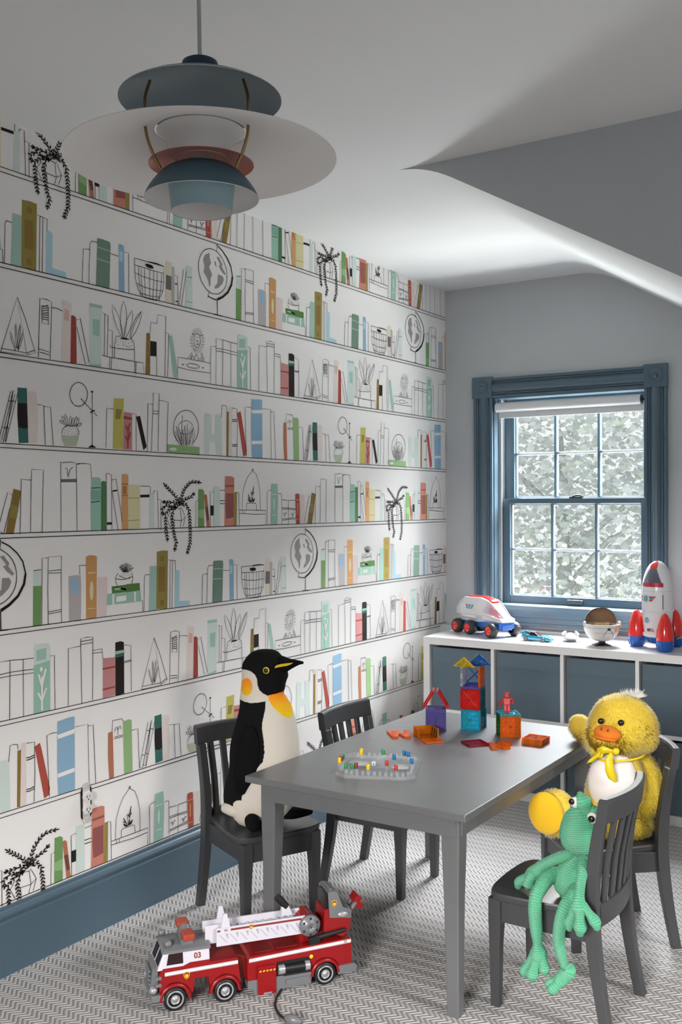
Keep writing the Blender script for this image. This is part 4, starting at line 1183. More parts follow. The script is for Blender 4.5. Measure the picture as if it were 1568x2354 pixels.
# ================================================================ small helpers for soft toys
def rounded(path):
    """add a soft round cap to both ends of a list of (x, y, z, radius)"""
    p = [tuple(q) for q in path]
    def ends(a, b_):
        d = (Vector(a[:3])-Vector(b_[:3])).normalized(); r = a[3]
        return [tuple(Vector(a[:3])+d*r*k)+(r*q,) for k, q in ((.5, .86), (.85, .5), (.98, .15), (1.0, .01))]
    return ends(p[0], p[1])[::-1]+p+ends(p[-1], p[-2])
def yarn_tube(b, path, n=20, uvs=True, st=.0052, cap=True):
    pts = smooth_path(path, 5) if len(path) > 2 else path
    if cap: pts = rounded(pts)
    rm = max(q[3] for q in path)
    b.tube([q[:3] for q in pts], [q[3] for q in pts], n, False, True, (max(6, round(2*PI*rm/st)), 1/st) if uvs else None)
def local(o, M): o.matrix_basis = M; return o
CAMYAW = .572507      # the camera looks this far left of +y; used to turn toys that face it
# ================================================================ penguin on its chair
m_pblack = None
def attr_mat(name, rough, sheen, bump=(1200, .3)):
    m = mat(name, (.5, .5, .5), rough, spec=.15, bump=bump, sheen=sheen); t = m.node_tree; a = t.nodes.new('ShaderNodeVertexColor'); a.layer_name = 'col'
    t.links.new(a.outputs['Color'], t.nodes['Principled BSDF'].inputs['Base Color']); return m
m_plush = attr_mat('penguin_plush', .95, 0)
m_pb = mat('black_plush', (.0055, .0055, .006), .95, spec=.1, bump=(1200, .3)); m_pw = mat('cream_plush', (.62, .57, .50), .95, spec=.1, bump=(1000, .4))
m_py = mat('yellow_felt', (.72, .50, .02), .8); m_eye = mat('black_glass_eye', (.004, .004, .004), .06, spec=.8)
PS = lambda x: .026+(x-843)*.000317
PZ = lambda y: .778-(y-385)*.000318-.30
pen_ = thing('plush_penguin', 'large black and white plush penguin sitting on a chair by the wallpaper', 'stuffed toy', (.364, 2.496, .3005), CAMYAW)
sil = [(178, 800, 860), (182, 765, 905), (190, 735, 935), (205, 700, 965), (225, 675, 985), (250, 650, 1003), (285, 625, 1018), (320, 609, 1030), (360, 602, 1045), (400, 600, 1057), (440, 600, 1062), (480, 598, 1048), (520, 596, 1036), (560, 591, 1030),
 (600, 586, 1018), (640, 582, 1030), (680, 580, 1058), (720, 579, 1085), (800, 566, 1112), (900, 540, 1137), (1000, 512, 1155), (1100, 487, 1168), (1200, 476, 1171), (1300, 474, 1167), (1400, 462, 1158), (1480, 438, 1150), (1550, 420, 1142), (1620, 412, 1135),
 (1690, 418, 1122), (1750, 440, 1100), (1800, 480, 1060), (1835, 540, 1000), (1850, 620, 920)]
def inpoly(x, y, pl):
    c = False; j = len(pl)-1
    for i in range(len(pl)):
        if (pl[i][1] > y) != (pl[j][1] > y) and x < (pl[j][0]-pl[i][0])*(y-pl[i][1])/(pl[j][1]-pl[i][1])+pl[i][0]: c = not c
        j = i
    return c
CHEEK = [(560, 372), (640, 376), (690, 392), (730, 425), (752, 470), (757, 530), (775, 580), (810, 612), (850, 632), (862, 640), (840, 690), (760, 703), (690, 708), (630, 695), (585, 672), (540, 640)]
BIB = [(862, 632), (940, 615), (1025, 590), (1060, 650), (1092, 720), (1108, 790), (1095, 845), (1060, 856), (1010, 838), (950, 790), (900, 735), (868, 680)]
BELLY = [(850, 636), (836, 690), (832, 770), (803, 900), (800, 960), (818, 1100), (822, 1200), (806, 1290), (760, 1340), (720, 1400), (650, 1470), (612, 1540), (600, 1620), (582, 1700), (560, 1760), (560, 1870), (1300, 1870), (1300, 640), (1040, 600)]
black = (.006, .006, .0065); cream = (.62, .57, .50)
def pcol(s_, z, y):
    k = 1+y/3.147; s_ = (s_-.264)/k+.264; z = (z-1)/k+1; X_ = (s_-.026)/.000317+843; Y_ = 385-(z+.30-.778)/.000318
    e = ((X_-648)/58)**2+((Y_-548)/(90 if Y_ < 548 else 86))**2
    if Y_ < 715:
        if e < 1: t = min(1, max(0, (Y_-500)/150)); return (.82-.08*t, .27+.22*t, .02)
        if inpoly(X_, Y_, CHEEK): return cream
    if inpoly(X_, Y_, BIB): t = min(1, max(0, (Y_-620)/190)); return (.90-.08*t, .27+.27*t, .015)
    if inpoly(X_, Y_, BELLY): return cream
    return black
b = MB(); NA = 360; rings = smooth_path([(PZ(y), PS((l+r)/2), (r-l)/2*.000317) for y, l, r in sil][::-1], 12)
vs = []; cols = []
for z, c, r in rings:
    for k in range(NA):
        a = 2*PI*k/NA; p = (c+r*math.cos(a), r*.93*math.sin(a)+.004, z); vs.append(p)
        if p[1] > .02:
            fz = math.atan2(p[1], p[0]-c); cols.append(cream if (fz < R(35) and z < .385) or (fz < R(50) and z < .13) else black)
        else: cols.append(pcol(p[0], z, p[1]))
nr = len(rings); b.add(vs, [(i*NA+k, i*NA+(k+1) % NA, (i+1)*NA+(k+1) % NA, (i+1)*NA+k) for i in range(nr-1) for k in range(NA)]+[tuple(range(NA-1, -1, -1)), tuple(range((nr-1)*NA, nr*NA))], True)
o = b.build('body', m_plush, pen_); ca = o.data.color_attributes.new('col', 'FLOAT_COLOR', 'POINT')
for i, c in enumerate(cols): ca.data[i].color = (c[0], c[1], c[2], 1)
def pp(x, y, d):
    k = 1+d/3.147; return ((PS(x)-.264)*k+.264, d, (PZ(y)-1)*k+1)
# beak
b = MB(); S1 = smooth_path([(985, 330, .045, .050), (1030, 330, .040, .043), (1075, 322, .026, .030), (1130, 312, .015, .019), (1180, 306, .0085, .010), (1213, 307, .0055, .006), (1216, 307, .0005, .001)], 4)
rg = [[(PS(x)+0*k, math.cos(2*PI*k/24)*h*.8-.006, PZ(y)+math.sin(2*PI*k/24)*v*.62) for k in range(24)] for x, y, h, v in S1]
b.beam(rg, True); o = b.build('beak', m_pb, pen_)
b = MB(); pl = [(928, 350, -.066), (950, 333, -.0605), (990, 322, -.0475), (1040, 315, -.0415), (1085, 311, -.0300), (1112, 310, -.0205), (1090, 325, -.0290), (1050, 340, -.0405), (1000, 348, -.0480), (950, 356, -.0600), (935, 364, -.0650)]
b.beam([[pp(x, y, d-.0025) for x, y, d in pl], [pp(x, y, d+.012) for x, y, d in pl]]); b.build('beak_stripe', m_py, o)
b = MB(); b.ell((0, 0, 0), (.0105, .005, .0105), 28, 12); e = b.build('eye', m_py, pen_, loc=pp(843, 385, -.0655)); e.rotation_euler = (0, 0, R(-12))
b = MB(); b.ell((0, -.0022, 0), (.0078, .0048, .0078), 24, 12); b.build('pupil', m_eye, e)
# wings, tail, feet
def blob(name, pts, flat_, m, parent, n=28, ang=0):
    b = MB(); pts = rounded(smooth_path(pts, 6)); vs = []
    b.tube([q[:3] for q in pts], [q[3] for q in pts], n)
    if flat_ != 1:
        c = sum((Vector(v) for v in b.v), Vector())/len(b.v); b.v = [(v[0], c.y+(v[1]-c.y)*flat_, v[2]) for v in b.v]
    return b.build(name, m, parent)
blob('wing', [pp(672, 1000, -.080)+(.024,), pp(668, 1090, -.090)+(.033,), pp(655, 1210, -.098)+(.0375,), pp(632, 1340, -.102)+(.036,), pp(602, 1460, -.104)+(.030,), pp(580, 1570, -.104)+(.018,)], .40, m_pb, pen_)
blob('wing', [(.050, .085, .37, .022), (.050, .098, .30, .030), (.048, .105, .24, .028), (.045, .108, .17, .016)], .5, m_pb, pen_)
blob('tail', [pp(440, 1748, -.035)+(.017,), pp(500, 1758, -.052)+(.022,), pp(575, 1776, -.064)+(.024,)], 1, m_pw, pen_)
blob('belly_bulge', [pp(665, 1600, -.040)+(.048,), pp(660, 1690, -.045)+(.054,), pp(655, 1770, -.048)+(.050,)], 1, m_pw, pen_)
blob('foot', [pp(680, 1858, -.075)+(.018,), pp(698, 1885, -.110)+(.023,), pp(712, 1925, -.140)+(.019,)], 1, m_pb, pen_)
blob('foot', [pp(1000, 1800, -.03)+(.018,), pp(1110, 1798, -.02)+(.019,), pp(1235, 1788, -.005)+(.013,), pp(1270, 1786, 0)+(.010,)], 1, m_pb, pen_)
# ================================================================ duck with real tufts of pile
m_dy = [mat('duck_pile_%d' % i, c, .8, spec=.15, sheen=.35) for i, c in enumerate(((.93, .71, .075), (.96, .78, .15), (.88, .58, .03)))]
m_dsole = mat('golden_sole', (.86, .50, .015), .75, spec=.2, bump=(500, .3), sheen=.4); m_dbel = mat('white_satin', (.80, .74, .72), .45, spec=.4, bump=(18, .5)); m_dbeak = mat('orange_felt', (.78, .20, .015), .85, bump=(900, .25)); m_rib = mat('yellow_ribbon', (.80, .60, .015), .35, spec=.5)
DB = (1.345, 2.99, .3005); duck = thing('plush_duck', 'yellow fluffy plush duck with orange beak and ribbon sitting on a chair', 'stuffed toy', DB, CAMYAW)
kd = .000378; DX = lambda x: (x-1036)*kd; DZ = lambda y: (1268-y)*kd
def dp(x, y, d, r=None, dep=0):
    s_ = 1+d/3.02; q = ((x-1036)*kd*s_+.828*(s_-1), d, (1268-y)*kd*s_+(1-s_)*1.0)
    return q if r is None else q+(r*kd*s_,)
def fluff(o, count, ln, seed, cond=None, wd=.0011, droop=.6):
    """grow count fine tufts over the surface of o, inside its own mesh"""
    dg = bpy.context.evaluated_depsgraph_get(); me = bpy.data.meshes.new_from_object(o.evaluated_get(dg)); o.modifiers.clear()
    rnd = random.Random(seed); me.calc_loop_triangles(); tr_ = me.loop_triangles; V = [v.co.copy() for v in me.vertices]
    ar = []; t = 0
    for q in tr_: t += q.area; ar.append(t)
    import bisect
    nrm = [v.normal.copy() for v in me.vertices]; vs = [tuple(v) for v in V]; fs = [tuple(p.vertices) for p in me.polygons]; mi = [p.material_index for p in me.polygons]; sm = [True]*len(fs)
    for i in range(count):
        q = tr_[min(len(tr_)-1, bisect.bisect(ar, rnd.random()*t))]; a, c, d = (V[k] for k in q.vertices)
        u, v = rnd.random(), rnd.random()
        if u+v > 1: u, v = 1-u, 1-v
        p = a+(c-a)*u+(d-a)*v; n_ = q.normal.copy()
        if cond and not cond(p): continue
        sw = Vector((math.sin(p.x*37+p.z*21), math.cos(p.y*31+p.x*17), math.sin(p.z*29+p.y*11)))*.45
        dr = (n_*.75+Vector((0, 0, -droop))+sw+Vector((rnd.uniform(-.35, .35), rnd.uniform(-.35, .35), rnd.uniform(-.35, .35)))).normalized()
        if dr.dot(n_) < .25: dr = (dr+n_*.6).normalized()
        l = ln*rnd.uniform(.6, 1.25); sd = dr.cross(n_)
        if sd.length < 1e-4: continue
        sd = sd.normalized()*wd*rnd.uniform(.7, 1.2); tip = p+dr*l+Vector((0, 0, -l*.25)); md = p+dr*l*.55
        k = len(vs); vs += [tuple(p-sd), tuple(p+sd), tuple(md+sd*.8), tuple(md-sd*.8), tuple(tip)]; nrm += [(n_+dr*.35).normalized()]*5; m_ = rnd.choice((0, 0, 1, 2)); fs += [(k, k+1, k+2, k+3), (k+3, k+2, k+4)]; mi += [m_, m_]; sm += [True, True]
    nm = bpy.data.meshes.new(o.name); nm.from_pydata(vs, [], fs)
    for m_ in m_dy: nm.materials.append(m_)
    nm.polygons.foreach_set('material_index', mi); nm.polygons.foreach_set('use_smooth', sm); nm.update(); nm.normals_split_custom_set_from_vertices([tuple(q) for q in nrm]); o.data = nm
def fleshy(name, pieces, parent, vox=.007, mats_=None):
    b = MB()
    for pc in pieces:
        if pc[0] == 'e': b.ell(pc[1], pc[2], 28, 18)
        else:
            q = rounded(smooth_path(pc[1], 5)); b.tube([v[:3] for v in q], [v[3] for v in q], 20)
    o = b.build(name, mats_ or m_dy, parent)
    rm = o.modifiers.new('remesh', 'REMESH'); rm.mode = 'VOXEL'; rm.voxel_size = vox; rm.use_smooth_shade = True
    s_ = o.modifiers.new('smooth', 'SMOOTH'); s_.iterations = 6; s_.factor = .6
    return o
hc = dp(1100, 405, -.01)
body = fleshy('body', [('e', dp(1060, 940, .0), (.094, .078, .128)), ('e', dp(1110, 1180, .0), (.085, .075, .058)), ('e', dp(1000, 1090, -.015), (.07, .07, .07)),
    ('e', hc, (.100, .090, .086)), ('e', dp(960, 470, -.035), (.050, .055, .050)), ('e', dp(1225, 470, -.02), (.054, .060, .056)), ('e', dp(1090, 300, -.01), (.080, .075, .052)),
    ('t', [dp(1250, 700, .02, 80), dp(1310, 800, -.005, 88), dp(1325, 920, -.02, 90), dp(1310, 1020, -.03, 88), dp(1270, 1080, -.04, 78)]),
    ('t', [dp(900, 600, .03, 60), dp(850, 520, .10, 68), dp(800, 450, .17, 84), dp(755, 405, .21, 88)]),
    ('t', [dp(870, 1120, -.02, 80), dp(720, 1100, -.055, 88), dp(600, 1090, -.075, 95)]),
    ('e', dp(545, 1100, -.085), (.056, .050, .066)),
    ('t', [dp(1130, 1190, -.04, 90), dp(1060, 1230, -.075, 85), dp(1010, 1235, -.09, 80)]),
    ('e', dp(1240, 1240, .01), (.030, .04, .038))], duck)
bpy.context.view_layer.update()
bcen = Vector(dp(1015, 850, -.05))
def not_bare(p):
    k = 1+p.y/3.02; X_ = ((p.x+.828)/k-.828)/kd+1036; Y_ = 1268-((p.z-1)/k+1)/kd
    if p.y < -.03 and ((X_-1012)/172)**2+((Y_-840)/215)**2 < 1: return False
    if p.y < -.08 and ((X_-475)/120)**2+((Y_-1110)/150)**2 < 1: return False
    return True
fluff(body, 62000, .0125, 5, not_bare, .00085, .45)
b = MB(); b.ell((0, 0, 0), (.071, .040, .090), 40, 26); o = b.build('belly_panel', m_dbel, duck, loc=dp(1012, 850, -.045)); o.rotation_euler = (R(-6), R(8), R(-14))
b = MB(); b.ell((0, 0, 0), (.052, .020, .062), 36, 20); o = b.build('foot_sole', m_dsole, duck, loc=dp(478, 1110, -.128)); o.rotation_euler = (0, R(-8), R(-30))
# beak
b = MB(); b.ell((0, 0, 0), (.040, .038, .0235), 36, 18); b.ell((-.004, -.008, -.015), (.037, .035, .010), 36, 12)
for i, v in enumerate(b.v): x, y, z = v; k = max(0, -y)/.038; b.v[i] = (x*(1-.28*k*k), y, z*(1-.35*k)-.004*k)
bk = b.build('beak', m_dbeak, duck, loc=dp(972, 470, -.098)); bk.rotation_euler = (R(-8), R(6), R(-32))
b = MB(); b.ell((-.011, -.0285, .0125), (.0022, .002, .0042), 10, 8); b.build('nostril', m_eye, bk); b = MB(); b.ell((.009, -.0290, .0125), (.0022, .002, .0042), 10, 8); b.build('nostril', m_eye, bk)
for x, y, d in ((1083, 386, -.108), (922, 372, -.088)):
    b = MB(); b.ell((0, 0, 0), (.0092, .0075, .0092), 24, 14); b.build('eye', m_eye, duck, loc=dp(x, y, d))
def strip(b, pts, w_, th=.0012):
    # ribbon: centre points, half width vector per point
    rg = []
    for p, h in pts: p = Vector(p); h = Vector(h); rg.append([tuple(p-h+Vector((0, -th, 0))), tuple(p+h+Vector((0, -th, 0))), tuple(p+h+Vector((0, th, 0))), tuple(p-h+Vector((0, th, 0)))])
    b.beam(rg, True)
b = MB()
strip(b, [(dp(1010, 620, -.108), (.007, 0, .002)), (dp(985, 680, -.112), (.0115, 0, .001)), (dp(990, 770, -.112), (.0125, 0, .001)), (dp(1010, 815, -.110), (.0115, 0, .006)), (dp(1040, 862, -.106), (.003, 0, .002))], 0)
rb = b.build('ribbon_tail', m_rib, duck)
b = MB(); strip(b, [(dp(960, 615, -.100), (.002, 0, .006)), (dp(900, 640, -.095), (.003, 0, .010)), (dp(860, 670, -.085), (.006, 0, .012)), (dp(815, 700, -.080), (.003, 0, .005))], 0); b.build('ribbon_tail', m_rib, duck)
b = MB(); b.ell(dp(1042, 615, -.112), (.011, .007, .010), 20, 10)
strip(b, [(dp(1020, 615, -.112), (0, 0, .004)), (dp(940, 600, -.105), (0, 0, .011)), (dp(890, 625, -.09), (0, 0, .013)), (dp(935, 655, -.10), (0, 0, .006))], 0)
b.build('bow', m_rib, duck)
b = MB(); b.tube([(hc[0]+.073*math.cos(a)-.014, .070*math.sin(a)-.02, dp(0, 628, 0)[2]+.008*math.cos(a)) for a in [2*PI*i/40 for i in range(41)]], .0035, 8); b.build('neck_ribbon', m_rib, duck)
b = MB(); rnd = random.Random(2)
for i in range(260):
    a = rnd.uniform(-1.1, 1.15); d = rnd.uniform(-.5, .5); l = rnd.uniform(.020, .034); c = Vector(dp(1165+rnd.uniform(-55, 60), 190, -.005+rnd.uniform(-.012, .012))); dr = Vector((math.sin(a)*.9+.15, d*.6, math.cos(a)*.55)).normalized(); sd = Vector((.0009, 0, 0))
    if abs(dr.z) < .6: sd = Vector((0, 0, .0009))
    k = c+dr*l*.6; t_ = c+dr*l; b.add([tuple(c-sd), tuple(c+sd), tuple(k+sd), tuple(k-sd), tuple(t_+sd*.3), tuple(t_-sd*.3)], [(0, 1, 2, 3), (3, 2, 4, 5)])
b.build('head_tuft', mat('white_pile', (.82, .80, .78), .8), duck)['label'] = 'white tuft on top of the head'
# ================================================================ crocheted frog
m_croc = bpy.data.materials.new('green_crochet'); m_croc.use_nodes = True; t = m_croc.node_tree; bs = t.nodes['Principled BSDF']; bs.inputs['Roughness'].default_value = .85; bs.inputs['Specular IOR Level'].default_value = .2; bs.inputs['Sheen Weight'].default_value = .3
N = t.nodes; Lk = t.links
uvn = N.new('ShaderNodeUVMap'); sp = N.new('ShaderNodeSeparateXYZ'); Lk.new(uvn.outputs[0], sp.inputs[0])
row = mth('FLOOR', sp.outputs[1]); uu = mth('FRACT', mth('ADD', mth('ADD', sp.outputs[0], mth('MULTIPLY', row, .5)), 50)); vv = mth('FRACT', sp.outputs[1])
du = mth('ABSOLUTE', mth('SUBTRACT', uu, .5)); vshift = mth('SUBTRACT', vv, mth('MULTIPLY', du, .55))
hh = mth('MULTIPLY', mth('SINE', mth('MULTIPLY', mth('FRACT', mth('ADD', vshift, 1)), PI)), mth('POWER', mth('SINE', mth('MULTIPLY', uu, PI)), .5))
hole = mth('LESS_THAN', mth('ADD', mth('POWER', mth('SUBTRACT', uu, .5), 2), mth('POWER', mth('MULTIPLY', mth('SUBTRACT', vv, .12), 1.3), 2)), .022)
ny = N.new('ShaderNodeTexNoise'); ny.inputs['Scale'].default_value = 900; ny.inputs['Detail'].default_value = 2
h2 = mth('SUBTRACT', mth('ADD', hh, mth('MULTIPLY', ny.outputs[0], .35)), mth('MULTIPLY', hole, .9))
bp = N.new('ShaderNodeBump'); bp.inputs['Strength'].default_value = 1; bp.inputs['Distance'].default_value = .0035; Lk.new(h2, bp.inputs['Height']); Lk.new(bp.outputs[0], bs.inputs['Normal'])
mm = N.new('ShaderNodeMix'); mm.data_type = 'RGBA'; mm.inputs['A'].default_value = (.045, .37, .18, 1); mm.inputs['B'].default_value = (.13, .66, .36, 1); Lk.new(mth('MINIMUM', mth('MULTIPLY', h2, .9), 1.0), mm.inputs['Factor']); Lk.new(mm.outputs['Result'], bs.inputs['Base Color'])  # gaps between stitches coloured darker, their occlusion is put into the green
FROG = '''
-0.0027 0.0 0.003 0.0127 -0.0007 0.0 0.0146 0.0248 0.0033 0.0 0.0345 0.0317 0.0093 0.0 0.0547 0.0329 0.0166 0.0 0.0784 0.0278 0.0218 0.002 0.0978 0.0215 0.0247 0.005 0.1133 0.019
0.0247 0.02 0.2282 0.0175 0.028 0.017 0.2184 0.0301 0.0319 0.015 0.1973 0.0405 0.0345 0.013 0.1729 0.0462 0.0374 0.011 0.1455 0.0461 0.0403 0.009 0.126 0.0372 0.0416 0.008 0.1108 0.0195 0.0419 0.008 0.1045 0.0063
0.0151 0.005 0.1686 0.0348 0.0072 -0.005 0.1684 0.0247 0.0028 -0.01 0.1675 0.0126
0.0475 0.015 0.2126 0.0189 0.0412 0.01 0.2382 0.0208 0.0375 0.005 0.253 0.0189 0.0356 0.005 0.2638 0.0079
0.0699 0.025 0.1978 0.0189 0.0684 0.02 0.2147 0.0195 0.0676 0.015 0.2253 0.0126
0.0149 -0.015 0.1158 0.0113 -0.0022 -0.02 0.1078 0.0126 -0.0268 -0.025 0.0951 0.012 -0.0535 -0.025 0.0773 0.0121 -0.0653 -0.025 0.0638 0.0147 -0.0788 -0.025 0.05 0.0166 -0.0891 -0.025 0.0383 0.0141
-0.0805 -0.025 0.048 0.0115 -0.101 -0.025 0.0343 0.0103 -0.1165 -0.025 0.0215 0.0116 -0.12 -0.025 0.0111 0.0084
-0.0765 -0.035 0.052 0.0121 -0.083 -0.04 0.0379 0.0115 -0.0874 -0.04 0.0242 0.0128 -0.0888 -0.04 0.0191 0.0064
-0.0852 -0.005 0.044 0.0097 -0.1024 -0.005 0.0309 0.0091 -0.1127 -0.005 0.024 0.0084
0.0565 -0.035 0.1124 0.0136 0.0653 -0.065 0.0987 0.0129 0.0682 -0.085 0.0811 0.0115 0.0706 -0.1 0.0622 0.0109 0.0722 -0.11 0.0477 0.0126 0.0739 -0.115 0.0317 0.0174 0.0748 -0.115 0.0213 0.0156
0.0671 -0.115 0.0302 0.012 0.0577 -0.115 0.007 0.0096 0.0508 -0.115 -0.0127 0.0121 0.0495 -0.115 -0.0266 0.0078
0.0766 -0.12 0.0279 0.0126 0.0791 -0.123 0.0055 0.0108 0.0804 -0.125 -0.0145 0.0149 0.0797 -0.125 -0.0281 0.009
0.0841 -0.115 0.0338 0.0108 0.0986 -0.117 0.0212 0.0089 0.1148 -0.12 0.0049 0.0125 0.1193 -0.12 -0.0075 0.0083
-0.008 -0.005 0.0497 0.0171 -0.0257 -0.015 0.0573 0.0165 -0.0377 -0.04 0.0486 0.017 -0.0419 -0.07 0.0353 0.0156 -0.0452 -0.09 0.0194 0.0143 -0.0451 -0.097 -0.0063 0.0149 -0.0429 -0.098 -0.0396 0.0143 -0.04 -0.098 -0.0701 0.013 -0.0378 -0.098 -0.0929 0.0105 -0.0359 -0.098 -0.1095 0.018 -0.0361 -0.1 -0.1243 0.0173
-0.046 -0.1 -0.1236 0.0118 -0.0584 -0.102 -0.1445 0.0093 -0.0688 -0.105 -0.1647 0.0118 -0.0705 -0.105 -0.1744 0.0075
-0.037 -0.102 -0.1238 0.0136 -0.042 -0.11 -0.1467 0.0111 -0.045 -0.115 -0.164 0.0142 -0.0457 -0.115 -0.175 0.008
-0.028 -0.1 -0.1192 0.0117 -0.0214 -0.102 -0.1354 0.0099 -0.0177 -0.105 -0.1488 0.0117 -0.0164 -0.105 -0.1562 0.0074
0.0387 -0.035 0.0342 0.0174 0.0359 -0.07 0.0235 0.016 0.0297 -0.09 0.0075 0.0147 0.0231 -0.098 -0.0188 0.0141 0.0179 -0.099 -0.0502 0.0135 0.0182 -0.099 -0.0778 0.0128 0.0232 -0.099 -0.1042 0.0116 0.031 -0.099 -0.1268 0.0098 0.0418 -0.1 -0.1365 0.0164 0.0332 -0.105 -0.1514 0.0158 0.0242 -0.115 -0.1624 0.014
0.0271 -0.11 -0.1585 0.0109 0.0122 -0.117 -0.1656 0.0091 0.0006 -0.12 -0.1735 0.0104 -0.0026 -0.12 -0.1789 0.0061
0.0289 -0.115 -0.1606 0.0109 0.02 -0.125 -0.171 0.0097 0.0124 -0.13 -0.1801 0.0115 0.0092 -0.13 -0.187 0.0067
'''
FROG_EYES = '''
0.0268 -0.007 0.2459 0.0132
0.0207 -0.019 0.2492 0.0078
0.0704 -0.005 0.2138 0.0137
0.0727 -0.023 0.215 0.0084
'''
frog = thing('crocheted_frog', 'green crocheted frog sitting sideways with legs hanging off the nearest chair', 'stuffed toy', (1.393, 2.435, .3005))
b = MB()
for ln in FROG.strip().split(chr(10)):
    v = [float(q) for q in ln.split()]; yarn_tube(b, [(v[i], v[i+1], v[i+2], v[i+3]*1.14) for i in range(0, len(v), 4)], 28)
b.build('body', m_croc, frog)
m_wool = mat('white_wool', (.62, .62, .60), .9, bump=(500, .6)); m_feye = mat('dark_brown_eye', (.012, .004, .003), .15, spec=.7)
ev = [[float(q) for q in ln.split()] for ln in FROG_EYES.strip().split(chr(10))]
for k in (0, 2):
    x, y, z, r = ev[k]; b = MB(); b.ell((0, 0, 0), (r, r*.75, r*1.05), 24, 14); e = b.build('eye', m_wool, frog, loc=(x, y, z))
    x2, y2, z2, r2 = ev[k+1]; b = MB(); b.ell((x2-x, y2-y+.003, z2-z), (r2, r2*.6, r2), 24, 14); b.build('pupil', m_feye, e)

# ================================================================ toy fire truck on the carpet
m_red = mat('red_plastic', (.25, .006, .008), .28, spec=.5); m_redd = mat('dark_red_plastic', (.15, .006, .006), .3); m_tgrey = mat('grey_toy_plastic', (.15, .155, .165), .33); m_twhite = mat('white_toy_plastic', (.56, .54, .60), .35)
m_tyre = mat('black_tyre', (.010, .010, .011), .45); m_rim = mat('silver_rim', (.42, .42, .44), .32, .5); m_win = mat('dark_window', (.02, .008, .008), .12); m_gold = mat('golden_print', (.72, .42, .02), .5); m_maroon = mat('maroon_print', (.20, .03, .02), .5); m_orange = mat('orange_light', (.33, .045, .025), .35); m_yel = mat('yellow_print', (.80, .55, .02), .5); m_print = mat('white_print', (.74, .73, .72), .5)
m_ink = mat('navy_print', (.03, .05, .12), .5)
def text(body, size, m, parent, M, name='lettering', ext=.0004, bold=0):
    c = bpy.data.curves.new(name, 'FONT'); c.body = body; c.size = size; c.extrude = ext; c.offset = bold; c.align_x = 'CENTER'; c.align_y = 'CENTER'
    o = bpy.data.objects.new(name, c); C.objects.link(o); bpy.context.view_layer.update()
    me = bpy.data.meshes.new_from_object(o.evaluated_get(bpy.context.evaluated_depsgraph_get())); bpy.data.objects.remove(o)
    me.materials.clear(); me.materials.append(m); q = bpy.data.objects.new(name, me); C.objects.link(q); q.parent = parent; q.matrix_basis = M; return q
NEAR = Matrix.Rotation(R(90), 4, 'X')          # text standing upright and read from the -y side
tk = thing('toy_fire_truck', 'red toy fire truck with white ladder on the carpet beside the table leg', 'toy truck', (.54, 1.914, 0), math.atan2(.793, .609))
TW = .120
def ext(poly, y0, y1, m, name, parent=None, bv=.002):
    return MB().prism([(x, z) for x, z in poly][::-1], y0, y1, 'y').build(name, m, parent or tk, bevel=bv)
# front body with wheel arches
def arch(cx, r, n=10, z=.03): return [(cx-r*math.cos(PI*i/n), max(.018, z+r*math.sin(PI*i/n))) for i in range(n+1)]
fb_ = [(-.040, .040), (-.040, .100), (-.030, .112), (.165, .112), (.176, .024), (.168, .024)]+arch(.131, .034)[::-1]+[(.092, .045), (.088, .075), (.052, .075), (.047, .042)]+arch(0, .035)[::-1]
ext(fb_, .004, TW-.004, m_red, 'front_body')
ext([(.165, .045), (.205, .045), (.205, .098), (.165, .112)], .025, TW-.025, m_redd, 'coupling')
for cx in (0, .131, .407):
    for y in (-.001, TW-.018):
        b = MB(); b.lathe([(.012, 0), (.026, 0), (.0305, .003), (.0305, .016), (.026, .019), (.012, .019)], 40, (cx, y, .0305), axis='y')
        w_ = b.build('wheel', m_tyre, tk)
        if y < 0:
            b = MB(); b.lathe([(0, -.0015), (.005, -.0013), (.006, .001), (.011, .002), (.012, .0006), (.018, .0002), (.020, -.001), (.0222, -.0012), (.0225, .003)], 40, (cx, y, .0305), axis='y')
            for i in range(8):
                a = 2*PI*i/8+.2; b.set(1).add([(cx+r_*math.cos(a+da), y-.0004, .0305+r_*math.sin(a+da)) for r_, da in ((.0135, -.2), (.0178, -.24), (.0178, .24), (.0135, .2))], [(0, 1, 2, 3), (3, 2, 1, 0)])
            b.build('hubcap', [m_rim, m_black], w_)
for cx in (0, .131, .407):
    b = MB(); rg = []
    for i in range(13):
        a = PI*i/12; rg.append([(cx-q*math.cos(a), yy, .030+q*math.sin(a)) for q, yy in ((.034, .004), (.034, -.003), (.040, -.003), (.044, .004))])
    b.beam(rg, True); b.build('wheel_arch', m_red, tk)
# cab: white shell, grey roof, windows
cab = MB(); lo_ = [(-.044, .004, .108), (.092, .004, .112), (.092, TW-.004, .112), (-.044, TW-.004, .108)]; hi_ = [(-.026, .012, .151), (.092, .010, .150), (.092, TW-.010, .150), (-.026, TW-.012, .151)]
cab.beam([lo_, hi_]); cabo = cab.build('cab', m_twhite, tk, bevel=.003)
ext([(.022, .1121), (.092, .1121), (.092, .1185), (.040, .1185)], .0030, .006, m_red, 'cab_step', bv=.0003)
b = MB(); rf = []
for i in range(13):
    y = .006+(TW-.012)*i/12; z = .152+.012*math.sin(PI*i/12); rf.append([(-.034, y, z-.004), (.094, y, z-.006), (.094, y, z+.002), (-.028, y, z+.002)])
b.beam(rf); b.build('cab_roof', m_tgrey, tk, bevel=.002)
for x, y in ((-.014, .022), (-.018, .098)):
    MB().ell((x, y, .167), (.010, .009, .009), 20, 12).build('roof_beacon', m_tgrey, tk)
